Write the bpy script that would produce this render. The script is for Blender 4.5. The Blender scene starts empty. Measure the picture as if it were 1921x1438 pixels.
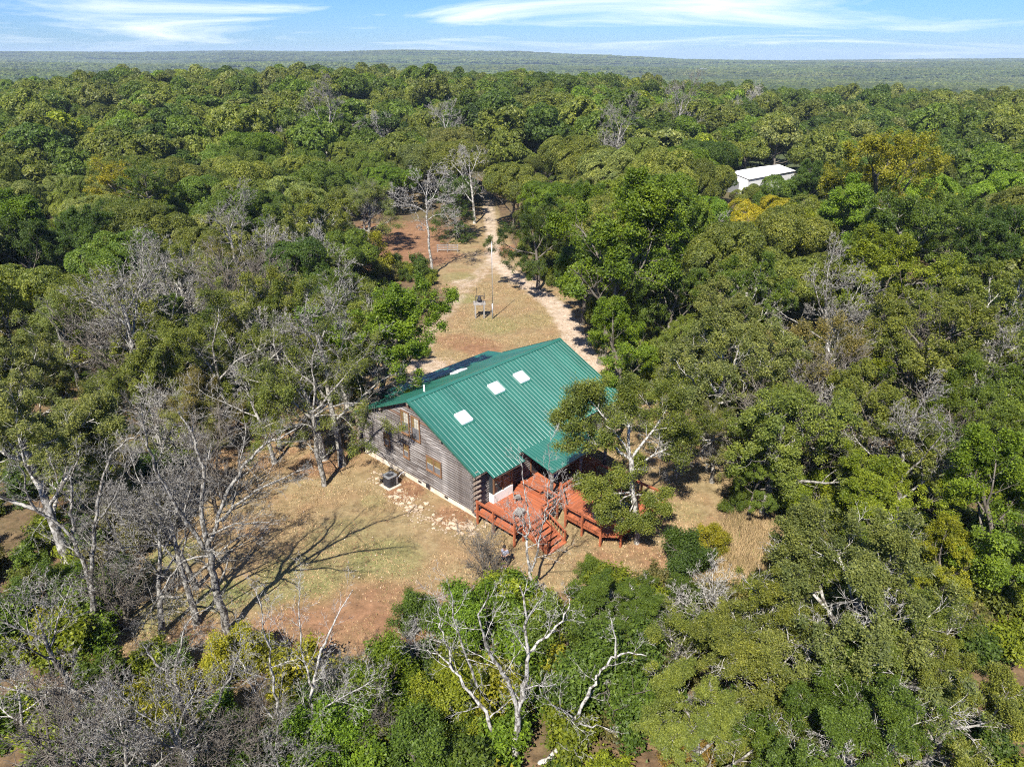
import bpy, math, random
import numpy as np
from mathutils import Vector, Matrix

# ------------------------------------------------------------------ camera, sky, sun, exposure
sc = bpy.context.scene
COL = sc.collection
CAM_H, FPX, PITCH = 30.4, 1330.0, math.atan((719 - 104.0) / 1330.0)
cd = bpy.data.cameras.new('camera'); cam = bpy.data.objects.new('camera', cd); COL.objects.link(cam)
cd.sensor_width = 36.0; cd.lens = FPX / 1921.0 * 36.0; cd.clip_start = 0.5; cd.clip_end = 40000
cam.location = (0, 0, CAM_H); cam.rotation_euler = (math.pi / 2 - PITCH, 0, 0)
sc.camera = cam

SUN_EL, SUN_AZ = 50.0, 20.0          # shadows fall 20 degrees to the right of straight ahead
world = bpy.data.worlds.new('World'); sc.world = world; world.use_nodes = True
wn, wl = world.node_tree.nodes, world.node_tree.links
wn.clear()
def wnode(t, **k):
    n = wn.new(t)
    for a, b in k.items(): setattr(n, a, b)
    return n
w_out = wnode('ShaderNodeOutputWorld'); w_bg = wnode('ShaderNodeBackground')
w_sky = wnode('ShaderNodeTexSky', sky_type='NISHITA', sun_disc=False)
w_sky.sun_elevation = math.radians(SUN_EL); w_sky.sun_rotation = math.radians(180 + SUN_AZ)
w_sky.altitude = 300; w_sky.air_density = 1.0; w_sky.dust_density = 0.25; w_sky.ozone_density = 3.0
w_tc = wnode('ShaderNodeTexCoord'); w_sep = wnode('ShaderNodeSeparateXYZ')
wl.new(w_tc.outputs['Generated'], w_sep.inputs[0])
def wmath(op, a, b=None, clamp=False):
    n = wnode('ShaderNodeMath', operation=op, use_clamp=clamp)
    for i, v in enumerate((a, b)):
        if v is None: continue
        if isinstance(v, (int, float)): n.inputs[i].default_value = v
        else: wl.new(v, n.inputs[i])
    return n.outputs[0]
w_z = wmath('ADD', wmath('MAXIMUM', w_sep.outputs['Z'], 0.0), 0.05)
w_cx, w_cy = wmath('DIVIDE', w_sep.outputs['X'], w_z), wmath('DIVIDE', w_sep.outputs['Y'], w_z)
w_cmb = wnode('ShaderNodeCombineXYZ'); wl.new(w_cx, w_cmb.inputs[0]); wl.new(w_cy, w_cmb.inputs[1])
w_map = wnode('ShaderNodeMapping'); w_map.inputs['Scale'].default_value = (0.20, 0.22, 1); w_map.inputs['Rotation'].default_value = (0, 0, 0.16)
w_map.inputs['Location'].default_value = (7.1, 4.4, 0)
wl.new(w_cmb.outputs[0], w_map.inputs['Vector'])
w_n = wnode('ShaderNodeTexNoise'); w_n.inputs['Scale'].default_value = 1.0; w_n.inputs['Detail'].default_value = 7; w_n.inputs['Roughness'].default_value = 0.60
w_n.inputs['Distortion'].default_value = 0.9
wl.new(w_map.outputs[0], w_n.inputs['Vector'])
w_r = wnode('ShaderNodeValToRGB'); w_r.color_ramp.elements[0].position = 0.50; w_r.color_ramp.elements[1].position = 0.76
wl.new(w_n.outputs['Fac'], w_r.inputs['Fac'])
w_hsv = wnode('ShaderNodeHueSaturation'); w_hsv.inputs['Saturation'].default_value = 1.25; w_hsv.inputs['Value'].default_value = 0.80
wl.new(w_sky.outputs[0], w_hsv.inputs['Color'])
w_blue = wnode('ShaderNodeMixRGB', blend_type='MULTIPLY'); w_blue.inputs[0].default_value = 1.0; w_blue.inputs[2].default_value = (0.37, 0.58, 1.02, 1)
wl.new(w_hsv.outputs[0], w_blue.inputs[1])
w_mix = wnode('ShaderNodeMixRGB'); w_mix.inputs[2].default_value = (7.6, 7.8, 8.2, 1)
wl.new(wmath('MULTIPLY', w_r.outputs[0], 0.9), w_mix.inputs[0]); wl.new(w_blue.outputs[0], w_mix.inputs[1])
wl.new(w_mix.outputs[0], w_bg.inputs['Color']); w_bg.inputs['Strength'].default_value = 0.080
wl.new(w_bg.outputs[0], w_out.inputs['Surface'])

sl = bpy.data.lights.new('sun', 'SUN'); sun = bpy.data.objects.new('sun', sl); COL.objects.link(sun)
sl.energy = 4.6; sl.angle = math.radians(0.53); sl.color = (1.0, 0.95, 0.87)
_a, _e = math.radians(SUN_AZ), math.radians(SUN_EL)
SUN_DIR = Vector((math.sin(_a) * math.cos(_e), math.cos(_a) * math.cos(_e), -math.sin(_e)))
sun.rotation_euler = SUN_DIR.to_track_quat('-Z', 'Y').to_euler()
sun.location = (-20, -40, 60)

sc.view_settings.view_transform = 'Standard'; sc.view_settings.look = 'None'
sc.view_settings.exposure = 1.22; sc.view_settings.gamma = 1.0
sc.render.engine = 'CYCLES'
cy = sc.cycles
cy.max_bounces = 6; cy.diffuse_bounces = 4; cy.glossy_bounces = 2; cy.transmission_bounces = 3; cy.volume_bounces = 0
cy.transparent_max_bounces = 4; cy.use_denoising = False; cy.use_adaptive_sampling = True; cy.adaptive_threshold = 0.02
cy.pixel_filter_type = 'BLACKMAN_HARRIS'; cy.filter_width = 1.1
cy.caustics_reflective = False; cy.caustics_refractive = False; cy.sample_clamp_indirect = 4.0

# ------------------------------------------------------------------ geometry of the view: photograph points to places on the ground
CP, SP = math.cos(PITCH), math.sin(PITCH)
def ray(px, py):
    a, b = (px - 960.5) / FPX, -(py - 719.0) / FPX
    return np.array([a, CP + b * SP, -SP + b * CP])
def U(px, py, z=0.0):
    d = ray(px, py); t = (z - CAM_H) / d[2]
    return np.array([d[0] * t, d[1] * t, z])
def plane_y(px, py, y):
    d = ray(px, py); t = y / d[1]
    return np.array([d[0] * t, y, CAM_H + d[2] * t])
def to_px(p):
    x, y, z = p[0], p[1], p[2] - CAM_H
    dep = y * CP - z * SP
    return 960.5 + FPX * x / dep, 719 - FPX * (y * SP + z * CP) / dep, dep

# ------------------------------------------------------------------ helpers
def sm(e0, e1, x):
    t = np.clip((x - e0) / (e1 - e0), 0, 1); return t * t * (3 - 2 * t)
def hsh(ix, iy, seed):
    h = (ix * 374761393 + iy * 668265263 + seed * 144665) & 0xffffffff
    h = ((h ^ (h >> 13)) * 1274126177) & 0xffffffff
    return ((h ^ (h >> 16)) & 0xffff) / 65535.0
def vnoise(x, y, seed=0):
    x = np.asarray(x, float); y = np.asarray(y, float)
    ix, iy = np.floor(x).astype(np.int64), np.floor(y).astype(np.int64)
    fx, fy = x - ix, y - iy; fx = fx * fx * (3 - 2 * fx); fy = fy * fy * (3 - 2 * fy)
    return (hsh(ix, iy, seed) * (1 - fx) + hsh(ix + 1, iy, seed) * fx) * (1 - fy) + (hsh(ix, iy + 1, seed) * (1 - fx) + hsh(ix + 1, iy + 1, seed) * fx) * fy
def fbm(x, y, seed=0, o=4):
    s, a, t = 0.0, 1.0, 0.0
    for i in range(o):
        s = s + a * vnoise(np.asarray(x) * 2 ** i, np.asarray(y) * 2 ** i, seed + i); t += a; a *= 0.5
    return s / t
def mesh_np(name, v, faces, mat=None, smooth=False, rnd=None, mats=None, midx=None):
    """v (N,3); faces: array (M,k) or list of arrays of different k"""
    me = bpy.data.meshes.new(name)
    if not isinstance(faces, list): faces = [faces]
    faces = [np.asarray(f, np.int32) for f in faces if len(f)]
    v = np.asarray(v, np.float32)
    me.vertices.add(len(v)); me.vertices.foreach_set('co', v.ravel())
    nl = sum(f.size for f in faces); nf = sum(len(f) for f in faces)
    me.loops.add(nl); me.loops.foreach_set('vertex_index', np.concatenate([f.ravel() for f in faces]))
    me.polygons.add(nf); st, o = [], 0
    for f in faces:
        st.append(o + np.arange(len(f)) * f.shape[1]); o += f.size
    me.polygons.foreach_set('loop_start', np.concatenate(st).astype(np.int32))
    if midx is not None: me.polygons.foreach_set('material_index', np.asarray(midx, np.int32))
    me.polygons.foreach_set('use_smooth', np.full(nf, bool(smooth)))
    me.update(calc_edges=True)
    if rnd is not None:
        at = me.attributes.new('rnd', 'FLOAT', 'FACE'); at.data.foreach_set('value', np.asarray(rnd, np.float32))
    for m in (mats or ([mat] if mat else [])): me.materials.append(m)
    return me
def link(name, data, parent=None, loc=None, rot=None):
    o = bpy.data.objects.new(name, data); COL.objects.link(o)
    if parent is not None: o.parent = parent
    if loc is not None: o.location = loc
    if rot is not None: o.rotation_euler = rot
    return o
def tag(o, label=None, cat=None, group=None, kind=None):
    if label: o['label'] = label
    if cat: o['category'] = cat
    if group: o['group'] = group
    if kind: o['kind'] = kind
    return o
def thing(name, label, cat, loc=(0, 0, 0), rz=0.0, group=None):
    o = link(name, None, None, loc, (0, 0, rz)); o.empty_display_size = 0.2
    return tag(o, label, cat, group)
class MB:
    """collects shapes into one mesh"""
    def __init__(s): s.v = []; s.f = []; s.n = 0
    def add(s, v, f):
        for q in f: s.f.append([i + s.n for i in q])
        s.v.extend([tuple(map(float, p)) for p in v]); s.n += len(v); return s
    def box(s, a, b, bev=0.0):
        x0, y0, z0 = [min(p, q) for p, q in zip(a, b)]; x1, y1, z1 = [max(p, q) for p, q in zip(a, b)]
        if bev <= 0:
            return s.add([(x0, y0, z0), (x1, y0, z0), (x1, y1, z0), (x0, y1, z0), (x0, y0, z1), (x1, y0, z1), (x1, y1, z1), (x0, y1, z1)],
                         [(0, 3, 2, 1), (4, 5, 6, 7), (0, 1, 5, 4), (1, 2, 6, 5), (2, 3, 7, 6), (3, 0, 4, 7)])
        e = min(bev, (x1 - x0) * .4, (y1 - y0) * .4, (z1 - z0) * .4)
        v = []
        for z, i in ((z0, e), (z0 + e, 0), (z1 - e, 0), (z1, e)):
            v += [(x0 + i, y0 + i, z), (x1 - i, y0 + i, z), (x1 - i, y1 - i, z), (x0 + i, y1 - i, z)]
        f = [(3, 2, 1, 0), (12, 13, 14, 15)]
        for k in range(3):
            for j in range(4): f.append((k * 4 + j, k * 4 + (j + 1) % 4, k * 4 + 4 + (j + 1) % 4, k * 4 + 4 + j))
        return s.add(v, f)
    def beam(s, a, b, wdt, hgt, up=(0, 0, 1)):
        a, b, up = Vector(a), Vector(b), Vector(up); d = (b - a).normalized()
        x = d.cross(up); x = x.normalized() if x.length > 1e-5 else Vector((1, 0, 0)); z = x.cross(d).normalized()
        v = [p + x * i * wdt / 2 + z * j * hgt / 2 for p in (a, b) for i, j in ((-1, -1), (1, -1), (1, 1), (-1, 1))]
        return s.add(v, [(0, 1, 2, 3), (7, 6, 5, 4), (0, 4, 5, 1), (1, 5, 6, 2), (2, 6, 7, 3), (3, 7, 4, 0)])
    def tube(s, pts, rad, n=8, caps=True):
        pts = [Vector(p) for p in pts]
        if isinstance(rad, (int, float)): rad = [rad] * len(pts)
        v = []
        for i, p in enumerate(pts):
            d = (pts[min(i + 1, len(pts) - 1)] - pts[max(i - 1, 0)]).normalized()
            r = Vector((0, 0, 1)) if abs(d.z) < .9 else Vector((1, 0, 0)); x = d.cross(r).normalized(); y = d.cross(x).normalized()
            v += [p + (x * math.cos(2 * math.pi * k / n) + y * math.sin(2 * math.pi * k / n)) * rad[i] for k in range(n)]
        f = [(i * n + k, i * n + (k + 1) % n, i * n + n + (k + 1) % n, i * n + n + k) for i in range(len(pts) - 1) for k in range(n)]
        if caps: f += [tuple(range(n))[::-1], tuple((len(pts) - 1) * n + k for k in range(n))]
        return s.add(v, f)
    def lathe(s, prof, n=16, c=(0, 0, 0)):
        v = [(c[0] + r * math.cos(2 * math.pi * k / n), c[1] + r * math.sin(2 * math.pi * k / n), c[2] + z) for r, z in prof for k in range(n)]
        f = [(i * n + k, i * n + (k + 1) % n, i * n + n + (k + 1) % n, i * n + n + k) for i in range(len(prof) - 1) for k in range(n)]
        return s.add(v, f)
    def prism(s, poly, z0, z1):
        n = len(poly)
        v = [(p[0], p[1], z0) for p in poly] + [(p[0], p[1], z1) for p in poly]
        return s.add(v, [tuple(range(n))[::-1], tuple(range(n, 2 * n))] + [(i, (i + 1) % n, n + (i + 1) % n, n + i) for i in range(n)])
    def mesh(s, name, mat, smooth=False):
        me = bpy.data.meshes.new(name); me.from_pydata(s.v, [], s.f); me.materials.append(mat)
        if smooth: me.polygons.foreach_set('use_smooth', [True] * len(me.polygons))
        me.update(); return me
    def build(s, name, mat, parent=None, smooth=False, loc=None, rot=None):
        return link(name, s.mesh(name, mat, smooth), parent, loc, rot)

# ------------------------------------------------------------------ materials
def new_mat(name):
    m = bpy.data.materials.new(name); m.use_nodes = True; nt = m.node_tree; nt.nodes.clear()
    return m, nt
class NT:
    def __init__(s, nt): s.nt = nt
    def n(s, t, ins=None, **k):
        x = s.nt.nodes.new(t)
        for a, b in k.items(): setattr(x, a, b)
        for a, b in (ins or {}).items(): s.set(x.inputs[a], b)
        return x
    def set(s, inp, v):
        if isinstance(v, bpy.types.NodeSocket): s.nt.links.new(v, inp)
        elif isinstance(v, (tuple, list)) and len(v) == 3 and inp.type == 'RGBA': inp.default_value = (*v, 1)
        else: inp.default_value = v
    def mix(s, fac, a, b, mode='MIX'):
        return s.n('ShaderNodeMixRGB', {0: fac, 1: a, 2: b}, blend_type=mode).outputs[0]
    def math(s, op, a, b=0.0, clamp=False):
        return s.n('ShaderNodeMath', {0: a, 1: b}, operation=op, use_clamp=clamp).outputs[0]
    def noise(s, scale, detail=4, rough=.55, vec=None, dist=0.0):
        x = s.n('ShaderNodeTexNoise', {'Scale': scale, 'Detail': detail, 'Roughness': rough, 'Distortion': dist})
        if vec is not None: s.nt.links.new(vec, x.inputs['Vector'])
        return x.outputs['Fac']
    def ramp(s, fac, stops):
        r = s.n('ShaderNodeValToRGB', {'Fac': fac}); cr = r.color_ramp
        while len(cr.elements) < len(stops): cr.elements.new(0.5)
        for e, (p, c) in zip(cr.elements, stops): e.position = p; e.color = (c, c, c, 1) if isinstance(c, (int, float)) else (*c, 1)
        return r.outputs[0]
    def attr(s, name, typ='GEOMETRY'): return s.n('ShaderNodeAttribute', attribute_name=name, attribute_type=typ)
    def co(s, which='Object'): return s.n('ShaderNodeTexCoord').outputs[which]
    def mapv(s, vec, scale): return s.n('ShaderNodeMapping', {'Vector': vec, 'Scale': scale}).outputs[0]
    def bump(s, h, st=.5, d=.02): return s.n('ShaderNodeBump', {'Height': h, 'Strength': st, 'Distance': d}).outputs[0]
    def out(s, sh): s.nt.links.new(sh, s.n('ShaderNodeOutputMaterial').inputs['Surface'])
    def bsdf(s, color, rough=.6, metal=0.0, spec=.5, normal=None, **k):
        b = s.n('ShaderNodeBsdfPrincipled', {'Base Color': color, 'Roughness': rough, 'Metallic': metal, 'Specular IOR Level': spec, **k})
        if normal is not None: s.nt.links.new(normal, b.inputs['Normal'])
        return b.outputs[0]
def simple(name, c1, c2=None, scale=3.0, rough=.6, metal=0.0, spec=.4, stretch=(1, 1, 1), bump=0.0, per_obj=0.0, coords='Object', rr=(0.35, .65)):
    m, nt = new_mat(name); g = NT(nt)
    v = g.mapv(g.co(coords), stretch)
    f = g.noise(scale, 6, .6, v)
    c = g.mix(g.ramp(f, [(rr[0], 0.), (rr[1], 1.)]), c1, c2 if c2 else tuple(x * .75 for x in c1))
    if per_obj:
        r = g.n('ShaderNodeObjectInfo').outputs['Random']
        c = g.mix(1.0, c, g.ramp(r, [(0, 1 - per_obj), (1, 1 + per_obj * .0)]), 'MULTIPLY')
    nrm = g.bump(f, bump, .02) if bump else None
    g.out(g.bsdf(c, rough, metal, spec, nrm)); return m
def leaf_mat(name, typ):
    m, nt = new_mat(name); g = NT(nt)
    base = g.n('ShaderNodeObjectInfo').outputs['Color'] if typ == 'OBJECT' else g.attr('col', 'INSTANCER').outputs['Color']
    r = g.attr('rnd').outputs['Fac']
    c = g.mix(1.0, base, g.ramp(r, [(0, (.45, .5, .45)), (.45, (.92, .92, .9)), (.85, (1.22, 1.18, .95)), (1.0, (1.62, 1.5, 1.35))]), 'MULTIPLY')
    nz = g.noise(.55, 2, .5, g.co('Object'))
    c = g.mix(1.0, c, g.ramp(nz, [(.3, (.66, .74, .74)), (.7, (1.26, 1.20, .95))]), 'MULTIPLY')
    b = g.bsdf(c, .5, 0, .28)
    t = g.n('ShaderNodeBsdfTranslucent', {'Color': g.mix(1.0, c, (1.35, 1.5, .55), 'MULTIPLY')}).outputs[0]
    g.out(g.n('ShaderNodeMixShader', {0: .42, 1: b, 2: t}).outputs[0]); return m
M = {}
M['leaf'] = leaf_mat('leaf_near', 'OBJECT'); M['leaf_far'] = leaf_mat('leaf_far', 'INSTANCER')
M['bark'] = simple('bark_dark', (.070, .056, .042), (.19, .17, .14), 6, .9, 0, .2, (1, 1, .25), .6)
M['bark_grey'] = simple('bark_grey', (.070, .062, .050), (.30, .285, .25), 7.5, .9, 0, .15, (1, 1, .6), .9, rr=(.44, .56))
M['bark_pale'] = simple('bark_pale', (.095, .085, .070), (.42, .40, .36), 6.5, .9, 0, .15, (1, 1, .6), .9, rr=(.42, .55))
M['log'] = simple('weathered_log', (.068, .052, .044), (.37, .345, .325), 2.6, .8, 0, .25, (.22, .22, 7), .35, .35, rr=(.42, .66))
M['log_brown'] = simple('stained_log', (.11, .055, .035), (.24, .17, .13), 2.4, .8, 0, .25, (.25, .25, 6), .35, .3, rr=(.4, .7))
M['log_end'] = simple('log_end', (.12, .085, .065), (.30, .24, .19), 5, .85, 0, .2, (1, 1, 1), .3, .3)
M['found'] = simple('painted_foundation', (.66, .60, .50), (.50, .42, .32), 1.4, .85, 0, .2, (1, 1, 1), .2)
M['deck'] = simple('redwood_stain', (.44, .135, .056), (.27, .088, .046), 2.2, .6, 0, .3, (.5, 4, 4), .2, .28)
M['deckx'] = simple('redwood_stain_cross', (.44, .135, .056), (.27, .088, .046), 2.2, .6, 0, .3, (4, .5, 4), .2, .28)
M['window_wood'] = simple('window_wood', (.23, .125, .065), (.14, .08, .045), 4, .6, 0, .3, (1, 1, .3), .1)
M['amber'] = simple('amber_blind', (.20, .135, .05), (.12, .08, .035), 2, .3)
M['screen'] = simple('window_screen', (.16, .16, .16), (.10, .10, .11), 5, .4)
M['muntin'] = simple('muntin_white', (.46, .43, .35), None, 4, .5)
M['white'] = simple('white_paint', (.78, .78, .76), (.70, .70, .68), 1.2, .5)
M['black'] = simple('black_metal', (.022, .022, .025), (.04, .04, .045), 5, .45)
M['grey_metal'] = simple('grey_metal', (.42, .43, .44), (.34, .35, .36), 5, .4, .6)
M['grey_wood'] = simple('grey_timber', (.17, .155, .14), (.32, .30, .275), 3, .85, 0, .2, (1, 1, .3), .3)
M['concrete'] = simple('concrete', (.50, .45, .38), (.38, .33, .27), 3, .9)
M['stone'] = simple('sandstone', (.58, .47, .34), (.40, .29, .19), 3.5, .9, 0, .2, (1, 1, 1), .4, .35)
M['dark_wood'] = simple('dark_timber', (.10, .07, .055), (.16, .12, .10), 3, .8)
M['blue'] = simple('blue_fabric', (.03, .06, .22), None, 3, .8)
M['skin'] = simple('skin', (.45, .26, .18), None, 4, .6)
M['shirt'] = simple('grey_shirt', (.30, .31, .38), (.24, .25, .31), 6, .9)
M['shorts'] = simple('dark_shorts', (.045, .05, .065), None, 6, .9)
M['hair'] = simple('hair', (.03, .022, .018), None, 9, .7)
M['tar'] = simple('dark_spa', (.010, .014, .022), (.02, .028, .04), 2, .15, 0, .5)
M['orange'] = simple('orange_paint', (.55, .14, .03), (.40, .10, .03), 2, .6)
def glass_mat():
    m, nt = new_mat('window_glass'); g = NT(nt)
    g.out(g.bsdf((.035, .04, .045), .06, 0, .6)); return m
M['glass'] = glass_mat()
def roof_mat():
    m, nt = new_mat('green_metal_roof'); g = NT(nt)
    v = g.co('Object'); f = g.noise(.45, 4, .6, g.mapv(v, (1, .35, 1)))
    c = g.mix(g.ramp(f, [(.35, 0.), (.7, 1.)]), (.014, .098, .070), (.022, .128, .092))
    c = g.mix(1.0, c, g.ramp(g.n('ShaderNodeObjectInfo').outputs['Random'], [(0, .88), (1, 1.06)]), 'MULTIPLY')
    c = g.mix(g.ramp(g.noise(1.3, 6, .65, g.mapv(v, (3.0, .22, 1))), [(.52, 0.), (.78, .35)]), c, (.05, .13, .10))
    c = g.mix(g.ramp(g.noise(2.2, 5, .7, v), [(.60, 0.), (.78, .22)]), c, (.03, .045, .03))
    r = g.ramp(g.noise(3, 4, .6, v), [(.3, .28), (.7, .45)])
    g.out(g.bsdf(c, r, .0, .6, **{'Coat Weight': .3, 'Coat Roughness': .16})); return m
M['roof'] = roof_mat()
def dome_mat():
    m, nt = new_mat('skylight_acrylic'); g = NT(nt)
    g.out(g.bsdf((.80, .81, .82), .25, 0, .5)); return m
M['dome'] = dome_mat()
def ground_mat():
    m, nt = new_mat('ground_soil'); g = NT(nt)
    v = g.co('Object')
    n1 = g.noise(.35, 6, .62, v); n2 = g.noise(2.2, 6, .65, v); n3 = g.noise(9.0, 5, .7, v); n4 = g.noise(.12, 4, .6, v)
    litter = g.mix(g.ramp(n2, [(.35, 0.), (.65, 1.)]), (.085, .052, .032), (.20, .125, .075))
    litter = g.mix(g.ramp(n4, [(.4, 0.), (.7, .6)]), litter, (.10, .105, .04))
    dry = g.mix(g.ramp(n2, [(.32, 0.), (.68, 1.)]), (.190, .140, .068), (.300, .232, .125))
    dry = g.mix(g.ramp(n1, [(.42, 0.), (.68, .75)]), dry, (.25, .155, .082))
    grn = g.mix(g.ramp(n3, [(.35, 0.), (.65, 1.)]), (.12, .13, .045), (.24, .23, .09))
    path = g.mix(g.ramp(n2, [(.35, 0.), (.7, 1.)]), (.52, .43, .34), (.34, .25, .17))
    rust = g.mix(g.ramp(n2, [(.3, 0.), (.7, 1.)]), (.15, .075, .042), (.29, .165, .09))
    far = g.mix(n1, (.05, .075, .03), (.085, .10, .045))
    field = g.mix(n4, (.20, .20, .10), (.28, .25, .14))
    A = lambda k: g.attr(k).outputs['Fac']
    def edge(k, w=.55, nn=n1, lo=.35, hi=.65):
        return g.ramp(g.math('ADD', A(k), g.math('MULTIPLY', g.math('SUBTRACT', nn, .5), w)), [(lo, 0.), (hi, 1.)])
    nm = g.math('ADD', g.math('MULTIPLY', n1, .5), g.math('MULTIPLY', n2, .5))
    c = g.mix(edge('lawn', .7, nm), litter, dry)
    c = g.mix(edge('green', .9, nm, .3, .7), c, grn)
    c = g.mix(edge('rust', .9, nm, .3, .7), c, rust)
    np_ = g.math('ADD', g.math('MULTIPLY', g.noise(.8, 7, .7, v), .75), g.math('MULTIPLY', n3, .25))
    c = g.mix(g.math('MULTIPLY', edge('path', 1.9, np_, .34, .78), .92), c, path)
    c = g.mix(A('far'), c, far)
    c = g.mix(edge('field', .1), c, field)
    c = g.mix(1.0, c, g.ramp(n3, [(.25, (.72, .72, .72)), (.75, (1.2, 1.18, 1.15))]), 'MULTIPLY')
    c = g.mix(1.0, c, g.ramp(g.noise(.9, 5, .7, v), [(.3, (.70, .70, .68)), (.7, (1.16, 1.16, 1.18))]), 'MULTIPLY')
    h = g.math('ADD', g.math('MULTIPLY', n2, .6), g.math('MULTIPLY', n3, .5))
    g.out(g.bsdf(c, .95, 0, .15, g.bump(h, .6, .12))); return m
M['ground'] = ground_mat()
def grass_mat():
    m, nt = new_mat('dry_grass'); g = NT(nt)
    r = g.attr('rnd').outputs['Fac']
    g.out(g.bsdf(g.ramp(r, [(0, (.16, .13, .055)), (.4, (.34, .24, .12)), (.8, (.48, .35, .19)), (1, (.14, .17, .05))]), .9, 0, .15)); return m
M['grass'] = grass_mat()
def litter_mat():
    m, nt = new_mat('fallen_leaf'); g = NT(nt)
    r = g.attr('rnd').outputs['Fac']
    g.out(g.bsdf(g.ramp(r, [(0, (.10, .05, .03)), (.5, (.30, .16, .08)), (.9, (.50, .34, .19)), (1, (.62, .52, .40))]), .8, 0, .2)); return m
M['litter'] = litter_mat()

# ------------------------------------------------------------------ terrain
def terr(x, y):
    x = np.asarray(x, float); y = np.asarray(y, float)
    d = np.hypot(x, y); a = np.degrees(np.arctan2(x, np.maximum(y, 1e-3))); a = np.clip(a, -75, 75)
    zc = np.interp(a, [-75, -36, -27, -15, 0, 6, 14, 20, 75], [3, 3, 9.0, 9.5, 8.5, 7, 2.5, 0, -1])
    zv = np.interp(a, [-75, -20, 0, 15, 40, 75], [-14, -14, -18, -24, -26, -26])
    zf = np.interp(a, [-75, -36, -22, -12, -8, 0, 6, 12, 20, 75], [34, 34, 33, 36, 50, 40, 22, -4, -12, -12])
    z = zc * sm(95, 330, d)
    z = z + (zv - zc) * sm(345, 1000, d)
    z = z + (zf - zv) * sm(2200, 6000, d)
    z = z + (-160 - zf) * sm(6400, 8500, d)
    z = z + (fbm(x / 340, y / 340, 11, 3) - .5) * 10 * sm(160, 700, d) * (1 - .3 * sm(3000, 6000, d))
    z = z + (fbm(x / 1900, y / 760, 23, 3) - .5) * 84 * sm(900, 2300, d) * (1 - .55 * sm(4300, 6200, d))
    z = z + (fbm(x / 9, y / 9, 5, 3) - .5) * .35 * sm(0, 1, d) * 1.0
    return z
def seg_dist(x, y, pts):
    best = np.full(np.shape(x), 1e9)
    for (ax, ay), (bx, by) in zip(pts[:-1], pts[1:]):
        dx, dy = bx - ax, by - ay; t = np.clip(((x - ax) * dx + (y - ay) * dy) / (dx * dx + dy * dy + 1e-9), 0, 1)
        best = np.minimum(best, np.hypot(x - ax - dx * t, y - ay - dy * t))
    return best
def in_poly(x, y, poly):
    c = np.zeros(np.shape(x), bool); n = len(poly); j = n - 1
    for i in range(n):
        (xi, yi), (xj, yj) = poly[i], poly[j]
        c ^= ((yi > y) != (yj > y)) & (x < (xj - xi) * (y - yi) / (yj - yi + 1e-12) + xi); j = i
    return c
def sd_poly(x, y, poly):
    d = seg_dist(x, y, list(poly) + [poly[0]]); return np.where(in_poly(x, y, poly), -d, d)
def Ut(px, py, h=0.0):
    z = 0.0
    for _ in range(10): p = U(px, py, z + h); z = .5 * z + .5 * float(terr(p[0], p[1]))
    return p
PX = lambda pts: [tuple(Ut(*p)[:2]) for p in pts]
YARD = PX([(215, 1205), (262, 1060), (340, 955), (392, 885), (440, 805), (600, 770), (690, 710), (760, 650), (850, 560), (815, 520), (850, 440),
           (902, 405), (907, 362), (926, 362), (940, 420), (965, 470), (1010, 525), (1080, 560), (1115, 640), (1180, 700), (1300, 760), (1370, 850),
           (1350, 960), (1290, 1060), (1150, 1090), (1010, 1110), (880, 1120), (830, 1190), (700, 1240), (560, 1255), (380, 1230)])
DRIVE = [PX([(914, 338), (916, 360), (918, 400), (924, 450), (926, 490)]), PX([(926, 490), (905, 510), (870, 540), (830, 590), (790, 640), (790, 680), (850, 715)]),
         PX([(926, 490), (960, 515), (1005, 545), (1045, 575), (1072, 620), (1090, 660), (1110, 700)])]
# ground patches that are green, rusty or bare, as discs (px, py, radius m, weight)
GREEN = [(720, 1050, 3.6, .58), (560, 1090, 4.2, .58), (640, 1010, 4.0, .46), (700, 1000, 4.5, .36), (330, 1040, 2.5, .65), (420, 1120, 2.2, .7), (380, 960, 2.0, .35), (870, 560, 3.0, .6), (930, 610, 4.5, .55), (1000, 600, 4.0, .45), (860, 520, 4, .5), (1290, 960, 2.0, .4), (700, 940, 1.5, .45), (310, 1150, 2.5, .6)]
RUST = [(760, 470, 9, 1.0), (740, 440, 12, .9), (700, 1150, 4.5, .62), (800, 1170, 3.5, .62), (560, 1190, 4.0, .65), (760, 920, 2.0, .8), (850, 970, 2.0, .7), (720, 460, 13, 1.0), (790, 480, 8, .8), (690, 500, 8, .8), (950, 470, 5, .7), (860, 640, 3.5, .6), (900, 650, 3.5, .65), (640, 840, 3, .6), (1130, 1060, 2.5, .55), (1210, 1040, 2.0, .6), (450, 860, 4, .5), (930, 340, 9, .7), (360, 1180, 2.2, .5), (600, 870, 3, .6), (540, 830, 3, .5)]
def blobs(x, y, L):
    m = np.zeros(np.shape(x))
    for px, py, r, w in L:
        c = Ut(px, py); m = np.maximum(m, w * (1 - sm(.45 * r, 1.25 * r, np.hypot(x - c[0], y - c[1]))))
    return m
SHED_C = (62.5, 181.0)
def axis(lo, fine0, fine1, hi, step, grow=1.09):
    a = list(np.arange(fine0, fine1 + 1e-6, step)); s = step; p = a[-1]
    while p < hi: s *= grow; p += s; a.append(p)
    s = step; p = a[0]; b = []
    while p > lo: s *= grow; p -= s; b.append(p)
    return np.array(b[::-1] + a)
gx, gy = axis(-9000, -30, 26, 9000, .40, 1.11), axis(-250, 20, 98, 11000, .42, 1.085)
GX, GY = np.meshgrid(gx, gy)
GZ = terr(GX, GY)
nx, ny = len(gx), len(gy)
idx = np.arange(nx * ny).reshape(ny, nx)
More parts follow.
